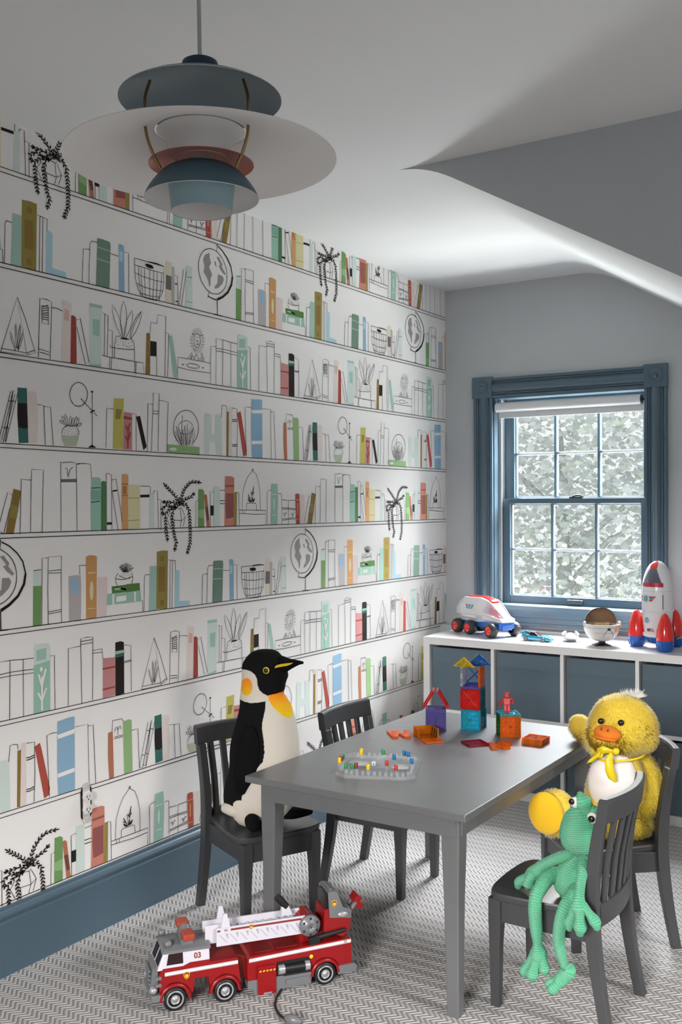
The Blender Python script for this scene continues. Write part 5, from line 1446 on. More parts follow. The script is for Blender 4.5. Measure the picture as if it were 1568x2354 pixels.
def side_pane(x0, x1, z0, z1, sh, name='side_window'):
    sl_ = .008/.04
    P4 = lambda x, z: (x, .004+(z-.108)*sl_-.0016, z)
    MB().add([P4(x0+sh, z0), P4(x1, z0), P4(x1, z1), P4(x0+sh*2.2, z1)], [(0, 1, 2, 3)]).build(name, m_win, tk)
side_pane(-.026, .022, .119, .145, .005)
for y0, y1 in ((.016, .055), (.065, .104)):
    f_ = lambda y, z: (-.044+(z-.108)*.42-.0008, y, z)
    MB().add([f_(y0, .114), f_(y0, .146), f_(y1, .146), f_(y1, .114)], [(0, 1, 2, 3)]).build('windscreen', m_win, tk)
text('03', .019, m_maroon, tk, Matrix.Translation((.060, .0074, .132)) @ NEAR @ Matrix.Rotation(R(-11), 4, 'X'), 'number', bold=.0006)
b = MB(); b.tube([(.035, .03, .172), (.035, .055, .184), (.035, .075, .172)], [.016, .017, .016], 16); b.box((.02, .02, .158), (.052, .09, .172)); b.build('light_mount', m_tgrey, tk, bevel=.002)
for y0, y1 in ((-.004, .040), (.078, .118)): MB().box((.020, y0, .176), (.052, y1, .194)).build('light_bar', m_orange, tk, bevel=.005, seg=3)
# grille and bumper
b = MB(); b.beam([[(-.042, .012, .050), (-.042, .108, .050), (-.042, .108, .112), (-.042, .012, .112)], [(-.060, .022, .055), (-.060, .098, .055), (-.054, .096, .106), (-.054, .024, .106)]])
for i in range(4): b.box((-.063, .03, .062+i*.011), (-.056, .09, .067+i*.011))
b.build('grille', m_tgrey, tk, bevel=.003)
b = MB(); b.box((-.062, -.002, .030), (-.034, TW+.002, .048)); b.box((-.036, -.003, .030), (-.028, .012, .048)); b.build('front_bumper', m_tgrey, tk, bevel=.005, seg=3)
for y in (.012, .108): b = MB(); b.ell((-.054, y, .058), (.011, .011, .010), 18, 12); b.build('headlight', m_rim, tk)
for z in (.072, .090): MB().box((-.050, .000, z-.004), (-.034, .010, z+.004)).build('side_lamp', m_tgrey, tk, bevel=.001)
# rear body
rb_ = [(.192, .038), (.192, .100), (.200, .108), (.480, .116), (.484, .108), (.484, .044), (.446, .044)]+[(.407+.036*math.cos(PI*i/10), .030+.036*math.sin(PI*i/10)) for i in range(11)]+[(.371, .040)]
ext(rb_, .004, TW-.004, m_red, 'rear_body')
ext([(.195, .109), (.195, .116), (.478, .124), (.478, .116)], TW-.012, TW-.004, m_red, 'deck_wall', bv=.001)
b = MB(); b.box((.215, .018, .1085), (.262, .060, .1115)); b.box((.275, .018, .111), (.335, .055, .114)); b.build('deck_trays', m_redd, tk, bevel=.001)
ext([(.192, .045), (.192, .024), (.205, .022), (.212, .004), (.285, .004), (.290, .010), (.366, .012), (.370, .040), (.366, .042), (.290, .042), (.290, .045)], .0005, TW-.001, m_tgrey, 'side_skirt', bv=.0015)
ext([(.296, .020), (.362, .020), (.362, .034), (.296, .034)], -.003, .004, m_tgrey, 'step_box', bv=.001)
ext([(.443, .046), (.443, .024), (.496, .026), (.498, .042), (.490, .048)], -.002, TW+.002, m_tgrey, 'rear_bumper', bv=.003)
ext([(.218, .080), (.218, .007), (.230, .005), (.268, .005), (.268, .080)], -.0035, .004, m_red, 'side_door', bv=.0015)
ext([(.233, .006), (.255, .006), (.257, .010), (.235, .010)], -.0045, .001, m_rim, 'door_latch', bv=.0003)
b = MB()
for i in range(5): x = .2215+i*.0095; b.add([(x, -.0038, .0655), (x+.005, -.0038, .0655), (x+.0075, -.0038, .0695), (x+.0025, -.0038, .0695)], [(0, 1, 2, 3)])
b.build('door_stripes', m_yel, tk)['kind'] = 'stuff'
MB().box((.273, .002, .043), (.364, .0034, .083)).build('hose_bay', m_black, tk)
b = MB(); b.cyl((.275, .002, .062), .0125, .017, 24, 'x'); b.cyl((.29, .002, .062), .010, .06, 24, 'x'); b.cyl((.349, .002, .062), .0125, .013, 24, 'x'); reel = b.build('hose_reel', m_rim, tk)
b = MB(); pf = [];
for i in range(22): x = .292+i*.0026; pf += [(.0112, x), (.0128, x+.0007), (.0112, x+.0014)]
b.lathe(pf, 24, (0, .002, .062), axis='x'); b.build('hose_coil', m_tyre, tk)
def stripe(x0, z0, x1, z1, h, y=.0025):
    b = MB(); b.set(0).box((0, 0, 0), (0, 0, 0)) if False else None
    b.add([(x0, y, z0), (x1, y, z1), (x1, y, z1+h), (x0, y, z0+h)], [(0, 1, 2, 3)]); b.set(1)
    for k in (-.22, 1.12): b.add([(x0, y, z0+h*k), (x1, y, z1+h*k), (x1, y, z1+h*k+h*.1), (x0, y, z0+h*k+h*.1)], [(0, 1, 2, 3)])
    return b
stripe(-.026, .094, .166, .097, .007).build('side_stripe', [m_print, m_print], tk); stripe(.196, .094, .482, .105, .007).build('side_stripe', [m_print, m_print], tk)
text('03', .0085, m_maroon, tk, Matrix.Translation((.466, .002, .108)) @ NEAR, 'number')
def shield(x, y, z, s_, parent, M=None):
    b = MB(); pl = [(0, -1.15), (.55, -.75), (.85, -.1), (.8, .75), (0, 1), (-.8, .75), (-.85, -.1), (-.55, -.75)]
    b.set(0).add([(p*s_, -.0004, q*s_) for p, q in pl], [tuple(range(8))]); b.set(1).add([(p*s_*.8, -.0008, q*s_*.8) for p, q in pl], [tuple(range(8))])
    fl = [(0, -.8), (.4, -.55), (.55, -.05), (.35, .3), (.25, 0), (.1, .6), (-.1, .1), (-.28, .45), (-.5, -.05), (-.4, -.55)]
    b.set(2).add([(p*s_*.9, -.0012, q*s_*.8) for p, q in fl], [tuple(range(len(fl)))])
    o = b.build('flame_badge', [m_gold, m_maroon, m_yel], parent, loc=(x, y, z)); 
    if M: o.matrix_basis = Matrix.Translation((x, y, z)) @ M
    return o
shield(.030, .0020, .088, .0095, tk)
b = MB(); b.cyl((.368, .0018, .083), .0052, .0006, 20, 'y'); b.build('round_badge', m_yel, tk)
# ladder assembly
def rail(y, name):
    b = MB(); b.box((.112, y-.003, .142), (.356, y+.003, .190)); o = b.build(name, m_twhite, tk, bevel=.001); return o
r1 = rail(.018, 'ladder_rail'); rail(.072, 'ladder_rail')
b = MB()
for i in range(8):
    x = .122+i*.0275; b.add([(x, .0148, .172), (x+.019, .0148, .150), (x+.0165, .0148, .150), (x-.0025, .0148, .172)], [(0, 1, 2, 3)])
    b.add([(x+.013, .0148, .174), (x+.021, .0148, .174), (x+.021, .0148, .158)], [(0, 1, 2)])
b.build('rail_relief_shade', mat('shaded_white_plastic', (.36, .35, .40), .5), r1)['kind'] = 'stuff'  # flat darker marks, the shade of the moulded relief put into their colour
b = MB(); b.add([(.150, .0146, .180), (.345, .0146, .180), (.345, .0146, .1855), (.150, .0146, .1855)], [(0, 1, 2, 3)]); b.add([(.114, .0146, .180), (.122, .0146, .180), (.122, .0146, .185), (.114, .0146, .185)], [(0, 1, 2, 3)]); b.build('rail_stripe', m_maroon, r1)
text('03', .008, m_maroon, r1, Matrix.Translation((.137, .0143, .1825)) @ NEAR, 'number'); shield(.205, .0143, .1825, .0062, r1)
b = MB(); b.box((.084, .026, .148), (.150, .030, .196)); b.box((.084, .060, .148), (.150, .064, .196)); b.box((.086, .03, .15), (.15, .06, .154)); b.build('inner_ladder', m_twhite, tk, bevel=.001)
b = MB(); b.box((.13, .021, .160), (.35, .069, .164))
for i in range(10): b.box((.14+i*.021, .021, .168), (.146+i*.021, .069, .176))
b.build('ladder_rungs', m_twhite, tk, bevel=.0008)
ext([(.124, .188), (.150, .188), (.140, .226), (.130, .226)], .015, .021, m_twhite, 'ladder_lug', bv=.001); ext([(.124, .188), (.150, .188), (.140, .226), (.130, .226)], .069, .075, m_twhite, 'ladder_lug', bv=.001)
b = MB(); b.cyl((.367, .005, .163), .026, .080, 36, 'y'); b.build('winch_drum', m_red, tk)
b = MB(); b.lathe([(0, -.004), (.007, -.004), (.008, -.006), (.015, -.006), (.018, -.001), (.026, .001), (.029, .005), (.029, .012), (0, .012)], 44, (.367, .004, .163), axis='y')
for i in range(6): a = 2*PI*i/6+.5; b.set(1).ell((.367+.0215*math.cos(a), .003, .163+.0215*math.sin(a)), (.0028, .002, .0036), 10, 6)
b.set(1).ell((.367, -.0015, .163), (.002, .002, .002), 8, 6); b.build('winch_wheel', [m_tgrey, m_black], tk)
b = MB(); b.beam([[(.298, .045, .185), (.330, .045, .185), (.330, .063, .185), (.298, .063, .185)], [(.300, .048, .214), (.318, .048, .214), (.318, .060, .214), (.300, .060, .214)]]); b.build('crank_arm', m_twhite, tk, bevel=.002)
b = MB(); b.tube([(.314, .054, .206), (.296, .054, .226), (.288, .054, .236)], [.0095, .0105, .0105], 18); b.build('crank_handle', m_tyre, tk)
b = MB(); b.tube([(.366, .010, .124), (.395, .010, .129), (.468, .010, .138)], [.0085, .0075, .0055], 14); b.box((.363, .001, .114), (.393, .014, .132)); b.build('water_cannon', m_tyre, tk, bevel=.001)
ext([(.345, .112), (.400, .118), (.420, .150), (.405, .165), (.345, .135)], .03, .09, m_red, 'turntable')
ext([(.408, .140), (.462, .118), (.484, .136), (.486, .168), (.470, .186), (.425, .200), (.410, .196)], .014, .088, m_red, 'bucket')
ext([(.424, .176), (.486, .168), (.486, .190), (.462, .200), (.445, .244), (.428, .248), (.420, .243)], .010, .016, m_tgrey, 'bucket_side', bv=.0015); ext([(.424, .176), (.486, .168), (.486, .190), (.462, .200), (.445, .244), (.428, .248), (.420, .243)], .086, .092, m_tgrey, 'bucket_side', bv=.0015)
b = MB(); b.box((.424, .016, .236), (.446, .086, .246)); b.tube([(.43, .022, .248), (.43, .08, .248)], .004, 10); b.build('bucket_top', m_tgrey, tk, bevel=.002); MB().box((.455, .016, .186), (.486, .086, .194)).build('bucket_ledge', m_tgrey, tk, bevel=.002)
MB().box((.414, .018, .15), (.422, .084, .238)).build('bucket_window', m_win, tk, bevel=.001)
shield(.437, .0096, .214, .0085, tk)
b = MB(); b.ell((.462, .008, .182), (.017, .007, .009), 20, 12); b.build('bucket_lamp', m_rim, tk)
b = MB(); b.tube([(.486, .03, .172), (.503, .03, .196), (.508, .03, .200)], [.006, .006, .004], 10); b.tube([(.486, .06, .172), (.503, .06, .196), (.508, .06, .200)], [.006, .006, .004], 10); b.build('claw_arm', m_tgrey, tk)
ext([(.500, .206), (.512, .222), (.524, .210), (.519, .200), (.528, .192), (.524, .178), (.512, .186), (.504, .180)], .028, .064, m_red, 'claw')
hose = [(.683, 2.272, .062), (.69, 2.235, .060), (.694, 2.20, .030), (.700, 2.160, .006), (.722, 2.100, .005), (.764, 2.053, .005), (.812, 2.027, .006)]
MB().tube([Vector(p) for p in smooth_path([(.700, 2.196, .058), (.7055, 2.172, .047), (.710, 2.148, .012), (.722, 2.104, .004), (.750, 2.062, .0035), (.785, 2.036, .0035), (.815, 2.026, .006)], 6)], .0032, 10).build('hose', m_tyre, tk).matrix_parent_inverse = tk.matrix_basis.inverted()
b = MB(); b.tube([(.806, 2.029, .008), (.822, 2.025, .011), (.836, 2.026, .011), (.852, 2.032, .008)], [.005, .012, .012, .005], 14); o = b.build('hose_nozzle', m_tgrey, tk); o.matrix_parent_inverse = tk.matrix_basis.inverted()
# ================================================================ toy rover on the storage unit
m_clear = bpy.data.materials.new('clear_canopy'); m_clear.use_nodes = True; g = m_clear.node_tree; pb_ = g.nodes['Principled BSDF']; pb_.inputs['Roughness'].default_value = .08; pb_.inputs['Base Color'].default_value = (.8, .8, .85, 1)
def see_through(m, col, fac):
    g = m.node_tree; tr = g.nodes.new('ShaderNodeBsdfTransparent'); tr.inputs[0].default_value = tuple(col)+(1,); ms = g.nodes.new('ShaderNodeMixShader'); ms.inputs[0].default_value = fac
    g.links.new(tr.outputs[0], ms.inputs[1]); g.links.new(g.nodes['Principled BSDF'].outputs[0], ms.inputs[2]); g.links.new(ms.outputs[0], g.nodes['Material Output'].inputs[0])
see_through(m_clear, (.92, .92, .95), .38)
m_sw = mat('glossy_white_toy', (.72, .71, .73), .22, coat=.3); m_sr = mat('glossy_red_toy', (.62, .022, .018), .18, coat=.4); m_sb = mat('royal_blue_toy', (.012, .085, .34), .3); m_teal = mat('teal_print', (.04, .33, .40), .35); m_rtyre = mat('ribbed_tyre', (.018, .018, .019), .5); m_seat = mat('red_cockpit', (.42, .02, .05), .4)
RV = (.389+.0, 4.174, .687); ra = R(-27)
rv = thing('toy_rover', 'white toy space rover with six chunky wheels on the storage unit', 'toy vehicle', RV, ra)
def section(x, hw, zb, zt, sh=.62): return [(x, .085-hw*.8, zb), (x, .085+hw*.8, zb), (x, .085+hw, zb+(zt-zb)*.3), (x, .085+hw, zb+(zt-zb)*sh), (x, .085+hw*.55, zt), (x, .085-hw*.55, zt), (x, .085-hw, zb+(zt-zb)*sh), (x, .085-hw, zb+(zt-zb)*.3)]
MB().beam([section(-.300, .030, .080, .125), section(-.285, .048, .066, .150), section(-.245, .058, .060, .170), (section(-.12, .060, .062, .174)), section(-.075, .059, .066, .165), section(-.073, .058, .066, .105, .9), section(.020, .047, .068, .085, .9), section(.040, .040, .070, .082, .9)]).build('shell', m_sw, rv, bevel=.004, seg=3)
cn = MB().beam([[(-.078, .085-.056, .105), (-.078, .085+.056, .105), (-.078, .085+.032, .163), (-.078, .085-.032, .163)], [(-.045, .085-.053, .098), (-.045, .085+.053, .098), (-.045, .085+.030, .150), (-.045, .085-.030, .150)], [(.034, .085-.038, .084), (.034, .085+.038, .084), (.034, .085+.020, .090), (.034, .085-.020, .090)]]).build('canopy', m_clear, rv, bevel=.003)
b = MB()
for s_ in (-1, 1):
    b.tube([(-.076, .085+s_*.033, .165), (-.045, .085+s_*.031, .152), (.034, .085+s_*.021, .091)], .0028, 8); b.tube([(-.076, .085+s_*.057, .106), (-.045, .085+s_*.054, .099), (.036, .085+s_*.040, .084)], .0028, 8)
b.build('canopy_frame', m_sw, rv)
MB().box((-.07, .085-.028, .088), (-.035, .085+.028, .130)).build('seat', m_seat, rv, bevel=.008, seg=3); MB().box((-.03, .085-.03, .086), (.012, .085+.03, .098)).build('dashboard', m_seat, rv, bevel=.004)
MB().beam([[(-.235, .085-.020, .171), (-.235, .085+.020, .171), (-.235, .085+.018, .177), (-.235, .085-.018, .177)], [(-.12, .085-.020, .1745), (-.12, .085+.020, .1745), (-.12, .085+.018, .180), (-.12, .085-.018, .180)], [(-.068, .085-.020, .160), (-.068, .085+.020, .160), (-.068, .085+.018, .168), (-.068, .085-.018, .168)], [(-.050, .085-.020, .152), (-.050, .085+.020, .152), (-.050, .085+.018, .160), (-.050, .085-.018, .160)]]).build('roof_hatch', m_sr, rv, bevel=.002)
b = MB(); b.box((-.262, .085-.045, .040), (.030, .085+.045, .068)); b.box((-.02, .085-.030, .034), (.034, .085+.030, .062)); b.build('chassis', m_sb, rv, bevel=.003)
b = MB(); b.tube([(-.215, .085-.061, .086), (-.115, .085-.063, .086)], .008, 14); b.build('side_roll', m_sw, rv)
def winged(parent, M, s_=1):
    b = MB(); b.set(0).add([(.013*s_*math.cos(2*PI*i/28), -.0008, .0155*s_*math.sin(2*PI*i/28)) for i in range(28)], [tuple(range(28))]); b.set(1).add([(.0105*s_*math.cos(2*PI*i/28), -.0012, .013*s_*math.sin(2*PI*i/28)) for i in range(28)], [tuple(range(28))])
    for sg in (-1, 1):
        for j, mi in ((0, 2), (1, 1), (2, 2)):
            z0 = (.010-.0065*(j+1))*s_; z1 = (.010-.0065*j)*s_; x1 = (.032-.0035*j)*s_*sg; x2 = (.032-.0035*(j+1))*s_*sg
            pl = [(.013*s_*sg, z0), (x2, z0), (x1, z1), (.013*s_*sg, z1)]
            b.set(mi).add([(x, -.0004, z) for x, z in (pl if sg > 0 else pl[::-1])], [(0, 1, 2, 3)])
    o = b.build('winged_badge', [m_sw, m_teal, mat('red_print', (.55, .03, .025), .4)], parent); o.matrix_basis = M; return o
winged(rv, Matrix.Translation((-.17, .085-.0595, .130)) @ Matrix.Rotation(R(-14), 4, 'X'), 1.0)
for x in (-.251, -.157, 0):
    for y, hub in ((-.002, 1), (.132, -1)):
        b = MB(); ring_ = [(.020, 0), (.026, .001), (.0325, .008), (.0345, .020), (.0325, .032), (.026, .040), (.018, .041)]; n = 72; vs = []
        for r_, yy in ring_:
            for k in range(n): a = 2*PI*k/n; rr = r_*(1-(.045 if k % 6 == 0 and r_ > .03 else 0)); vs.append((x+rr*math.cos(a), y+yy, .0345+rr*math.sin(a)))
        b.add(vs, [(i*n+k, i*n+(k+1) % n, (i+1)*n+(k+1) % n, (i+1)*n+k) for i in range(6) for k in range(n)], True); wh = b.build('wheel', m_rtyre, rv)
        yo = y+.0015 if hub > 0 else y+.040
        b = MB(); b.lathe([(0, -.004*hub), (.006, -.003*hub), (.007, .004*hub), (.013, .007*hub), (.0185, .001*hub), (.0205, -.0008*hub), (.0215, .002*hub)], 36, (x, yo, .0345), axis='y'); b.build('hub', m_sr, wh)
# ================================================================ toy car
m_car = mat('metallic_turquoise', (.035, .24, .36), .22, .55, coat=.5)
cr = thing('toy_racing_car', 'small turquoise toy racing car on the storage unit', 'toy car', (.611, 4.215, .687), R(-4))
rgs = []
for x, hw, zb, zt in ((-.070, .022, .014, .024), (-.060, .026, .008, .030), (-.045, .028, .007, .030), (-.020, .027, .006, .026), (.015, .027, .006, .024), (.035, .027, .006, .025), (.058, .026, .006, .020), (.069, .018, .006, .012)):
    rgs.append([(x, -hw, zb), (x, hw, zb), (x, hw, zb+(zt-zb)*.6), (x, hw*.75, zt), (x, -hw*.75, zt), (x, -hw, zb+(zt-zb)*.6)])
MB().beam(rgs).build('body', m_car, cr, bevel=.0015)
MB().beam([[(-.045, -.019, .028), (-.045, .019, .028), (-.042, .014, .030), (-.042, -.014, .030)], [(-.028, -.019, .026), (-.028, .019, .026), (-.026, .014, .040), (-.026, -.014, .040)], [(-.004, -.019, .024), (-.004, .019, .024), (-.010, .013, .040), (-.010, -.013, .040)], [(.016, -.017, .022), (.016, .017, .022), (.014, .015, .024), (.014, -.015, .024)]]).build('cabin', m_win, cr, bevel=.0015)
MB().beam([[(-.03, -.0135, .0395), (-.03, .0135, .0395), (-.03, .012, .042), (-.03, -.012, .042)], [(-.009, -.0125, .0395), (-.009, .0125, .0395), (-.010, .011, .041), (-.010, -.011, .041)]]).build('roof', m_car, cr, bevel=.0006)
b = MB(); b.box((-.074, -.026, .038), (-.058, .026, .0405)); b.box((-.068, -.018, .024), (-.064, -.015, .039)); b.box((-.068, .015, .024), (-.064, .018, .039)); b.ell((-.052, 0, .036), (.012, .007, .007), 14, 8); b.build('spoiler', m_car, cr)
for x in (-.0455, .0365):
    for y in (-.0295, .0215):
        b = MB(); b.cyl((x, y, .0105), .0105, .008, 28, 'y'); wh = b.build('wheel', m_tyre, cr)
        if y < 0:
            b = MB(); b.lathe([(.0070, -.0006), (.0085, -.0006), (.0085, .001)], 28, (x, y, .0105), axis='y')
            for i in range(6): a = 2*PI*i/6; b.beam([[(x, y-.0006, .0105), (x+.001, y-.0006, .0105), (x+.001, y, .0105), (x, y, .0105)], [(x+.0075*math.cos(a), y-.0006, .0105+.0075*math.sin(a)), (x+.0075*math.cos(a+.2), y-.0006, .0105+.0075*math.sin(a+.2)), (x+.0075*math.cos(a+.2), y, .0105+.0075*math.sin(a+.2)), (x+.0075*math.cos(a), y, .0105+.0075*math.sin(a))]])
            b.build('rim', m_rim, wh)
# ================================================================ silver toy glider
m_ss = mat('pearl_white_toy', (.66, .66, .67), .25, .15)
sh_ = thing('toy_spacecraft', 'small white toy spacecraft with two raised wings on the storage unit', 'toy vehicle', (.738, 4.285, .687), R(30))
b = MB(); rg = []
for i in range(25):
    a = 2*PI*i/24
b.ell((0, 0, .019), (.036, .046, .013), 32, 14); b.build('hull', m_ss, sh_)
MB().beam([[(-.014, -.030, .022), (.014, -.030, .022), (.014, .02, .022), (-.014, .02, .022)], [(-.010, -.024, .033), (.010, -.024, .033), (.010, .016, .036), (-.010, .016, .036)]]).build('cabin', m_ss, sh_, bevel=.002)
for s_ in (-1, 1): MB().beam([[(s_*.018, -.010, .026), (s_*.032, -.008, .024), (s_*.032, .022, .024), (s_*.018, .022, .026)], [(s_*.022, -.018, .040), (s_*.038, -.010, .034), (s_*.038, .018, .034), (s_*.022, .018, .042)], [(s_*.020, -.020, .045), (s_*.026, -.020, .045), (s_*.026, .010, .044), (s_*.020, .010, .045)]]).build('wing', m_ss, sh_, bevel=.002)
MB().lathe([(.031, .010), (.035, .014), (.035, .017), (.031, .019)], 40, sy=1.25).build('rim_band', m_tgrey, sh_)
MB().box((-.02, -.02, 0), (.02, .03, .010)).build('base', m_tgrey, sh_, bevel=.002)
# ================================================================ round pod on a black stand
m_podw = mat('pod_white', (.66, .63, .61), .35); m_tan = mat('tan_lining', (.34, .21, .12), .6); m_brn = mat('brown_bricks', (.10, .055, .035), .5); m_ora = mat('orange_brick', (.80, .30, .02), .4)
pod = thing('toy_pod', 'white round toy pod on a square black stand on the storage unit', 'toy', (.897, 4.228, .687), CAMYAW)
MB().beam([[(-.037, -.030, 0), (.037, -.030, 0), (.037, .030, 0), (-.037, .030, 0)], [(-.035, -.028, .003), (.035, -.028, .003), (.035, .028, .003), (-.035, .028, .003)], [(-.014, -.012, .011), (.014, -.012, .011), (.014, .012, .011), (-.014, .012, .011)], [(-.013, -.011, .024), (.013, -.011, .024), (.013, .011, .024), (-.013, .011, .024)]]).build('stand', m_tyre, pod)
b = MB(); pr_ = [(.004, .0195), (.030, .021), (.050, .030), (.066, .048), (.074, .068), (.0765, .088), (.0765, .094), (.070, .094), (.069, .080), (.055, .050), (.02, .040), (0, .040)]
b.lathe([(0, .0195)]+pr_, 56); b.build('bowl', m_podw, pod)
b = MB(); b.set(0)
for z_, a0_, a1_ in ((.080, 200, 345), (.060, 230, 300)):
    r_ = .0762 if z_ > .07 else .0715
    b.tube([(r_*math.cos(R(a0_+(a1_-a0_)*i/16)), r_*math.sin(R(a0_+(a1_-a0_)*i/16)), z_) for i in range(17)], .0005, 5)
b.build('seam_lines', m_tgrey, pod)['kind'] = 'stuff'
b = MB()
for sg in (-1, 1):
    b.tube([(.012+.006*sg, -.0755, .074), (.012+.014*sg, -.0735, .062), (.012+.022*sg, -.064, .047), (.012+.018*sg, -.050, .032)], .0009, 6)
b.box((.007, -.079, .072), (.017, -.073, .082)); b.build('black_linkage', m_tyre, pod)
MB().box((.046, -.0650, .070), (.054, -.0545, .082)).build('orange_brick', m_ora, pod, bevel=.001); MB().box((.042, -.0655, .064), (.047, -.0575, .072)).build('orange_brick', m_ora, pod, bevel=.001)
b = MB(); b.set(0).lathe([(.071, .092), (.069, .110), (.060, .132), (.044, .150), (.022, .160), (.0, .163)], 40, (0, .004, 0), a0=R(8), a1=R(172)); b.set(1).lathe([(.067, .092), (.065, .109), (.056, .129), (.041, .146), (.020, .156), (.0, .159)], 40, (0, .002, 0), a0=R(8), a1=R(172)); b.build('hood', [m_podw, m_tan], pod)
MB().lathe([(0, .086), (.050, .088), (.062, .084), (.066, .078)], 32).build('brown_seat', m_brn, pod); MB().box((-.034, -.020, .086), (.030, .010, .100)).build('folded_blanket', mat('sand_cloth', (.40, .28, .12), .8), pod, bevel=.004, seg=3)
for s_ in (-1, 1):
    b = MB(); b.cyl((s_*.074-.004, -.004, .092), .013, .008, 24, 'x'); b.build('hinge', m_podw, pod)
b = MB(); b.cyl((.079, -.004, .092), .008, .003, 20, 'x'); b.build('hinge_cap', m_ora, pod)
# ================================================================ toy rocket
rk = thing('toy_rocket', 'tall white and red toy rocket with three boosters on the storage unit', 'toy rocket', (1.125, 4.268, .687), CAMYAW)
prof_r = [(.052, .058), (.054, .070), (.058, .100), (.0625, .150), (.0652, .200), (.0645, .245), (.0595, .285), (.049, .322), (.034, .350), (.018, .3645), (.006, .3685), (0, .369)]
b = MB(); pr_ = smooth_path([(r_, z_) for r_, z_ in prof_r], 14); n = 200
vs = [(r_*math.cos(2*PI*k/n), r_*math.sin(2*PI*k/n), z_) for r_, z_ in pr_ for k in range(n)]; cnt = len(pr_)
AO = R(-17.6)
def rcol(a, z):       # cockpit opening faces the room; the nose stripe runs up from it
    a = (a-AO+PI) % (2*PI)-PI; d = abs(a-R(-114))
    if .262 < z < .338 and d < R(46)*(1-(z-.262)/.14): return 1
    if z >= .338 and d < R(21)+(z-.338)*9: return 2
    return 0
for i in range(cnt-1):
    for k in range(n):
        c_ = rcol(2*PI*(k+.5)/n, (pr_[i][1]+pr_[i+1][1])/2); b.m.append(c_); b.f.append([i*n+k, i*n+(k+1) % n, (i+1)*n+(k+1) % n, (i+1)*n+k]); b.sm.append(True)
b.v = vs; b.build('hull', [m_sw, mat('smoky_canopy', (.10, .11, .15), .06, coat=1), m_sr], rk)
def ring_on(z0, th_, a0_, a1_, m, name, out_=.0006):
    def rr(z): 
        for (r1_, z1_), (r2_, z2_) in zip(pr_, pr_[1:]):
            if z1_ <= z <= z2_: return r1_+(r2_-r1_)*(z-z1_)/(z2_-z1_+1e-9)
        return .05
    b = MB(); vs = []; K = 12
    for i in range(K+1):
        a = R(a0_+(a1_-a0_)*i/K)+AO
        for z in (z0, z0+th_): q = rr(z)+out_; vs.append((q*math.cos(a), q*math.sin(a), z))
    b.add(vs, [(2*i, 2*i+2, 2*i+3, 2*i+1) for i in range(K)], True); return b.build(name, m, rk)
ring_on(.262, .017, -160, -68, m_seat, 'cockpit_rim', .001)
for z in (.243, .156): ring_on(z, .0012, -175, -30, mat('grey_seam', (.38, .38, .40), .5), 'panel_seam')
b = MB(); b.lathe([(.055, .050), (.060, .054), (.060, .064), (.055, .070)], 48); b.build('collar', m_sw, rk)
b = MB(); b.lathe([(.030, .022), (.038, .026), (.046, .046), (.047, .058), (0, .058)], 36); b.lathe([(0, .022), (.030, .022)], 36)
for i in range(18): a = 2*PI*i/18; b.tube([(.037*math.cos(a), .037*math.sin(a), .026), (.0465*math.cos(a), .0465*math.sin(a), .046)], .0025, 6)
b.build('nozzle', m_sb, rk)
def hull_pt(a, z, out_=0):
    q = min(pr_, key=lambda p: abs(p[1]-z))[0]+out_; a += AO; return Vector((q*math.cos(a), q*math.sin(a), z))
for z, s_ in ((.213, 1.0), (.122, .92)):
    a = R(-134); p = hull_pt(a, z, -.004); M = Matrix.Translation(p) @ Matrix.Rotation(a+AO+R(90), 4, 'Z')
    b = MB(); b.lathe([(.0135*s_, 0), (.0175*s_, -.002), (.0175*s_, -.006), (.0140*s_, -.0068), (.0135*s_, -.003)], 32, axis='y'); b.lathe([(.0135*s_, 0), (.0135*s_, -.001)], 8, axis='y'); pw = b.build('porthole', m_sw, rk); pw.matrix_basis = M
    b = MB(); b.lathe([(0, -.0050), (.0138*s_, -.0050)], 32, axis='y'); b.build('porthole_glass', mat('teal_glass', (.01, .20, .28), .1, coat=1), pw)
for sg in (1, -1):
    b = MB()
    for j, mi in ((0, 0), (1, 1), (2, 0)):
        z1 = .223-.007*j; z0 = z1-.007; c0 = R(-134)+sg*R(13); e1 = R(-134)+sg*R(39-5*j); e0 = R(-134)+sg*R(39-5*(j+1)); vs = [hull_pt(c0, z0, .0009), hull_pt(e0, z0, .0009), hull_pt(e1, z1, .0009), hull_pt(c0, z1, .0009)]
        md = [hull_pt((c0+e0)/2, z0, .0009), hull_pt((c0+e1)/2, z1, .0009)]
        b.set(mi).add([tuple(v) for v in (vs[0], md[0], vs[1], vs[2], md[1], vs[3])], [(0, 1, 4, 5), (1, 2, 3, 4)])
    b.build('wing_print', [mat('red_print', (.55, .03, .025), .4), m_teal], rk)
p = hull_pt(R(-72), .20, .001); b = MB(); b.box((-.008, -.004, -.045), (.004, .002, .045)); h_ = b.build('side_handle', m_sw, rk, bevel=.002); h_.matrix_basis = Matrix.Translation(p) @ Matrix.Rotation(AO+R(-72+90), 4, 'Z')
b = MB(); b.box((-.002, -.0047, -.030), (.0012, -.0038, .030)); b.build('slot', m_ink, h_)
a = R(-121); M = Matrix.Translation(hull_pt(a, .081, .0012)) @ Matrix.Rotation(a+AO+R(90), 4, 'Z')
b = MB(); b.set(0).add([(-.015, 0, -.006), (.018, 0, -.006), (.013, 0, .006), (-.015, 0, .006)], [(0, 1, 2, 3)])
for i in range(3): x = -.0005+i*.0055; b.set(1).add([(x, -.0004, -.0045), (x+.0025, -.0004, -.0045), (x+.0055, -.0004, .0045), (x+.003, -.0004, .0045)], [(0, 1, 2, 3)])
b.build('hazard_label', [m_maroon, m_print], rk).matrix_basis = M
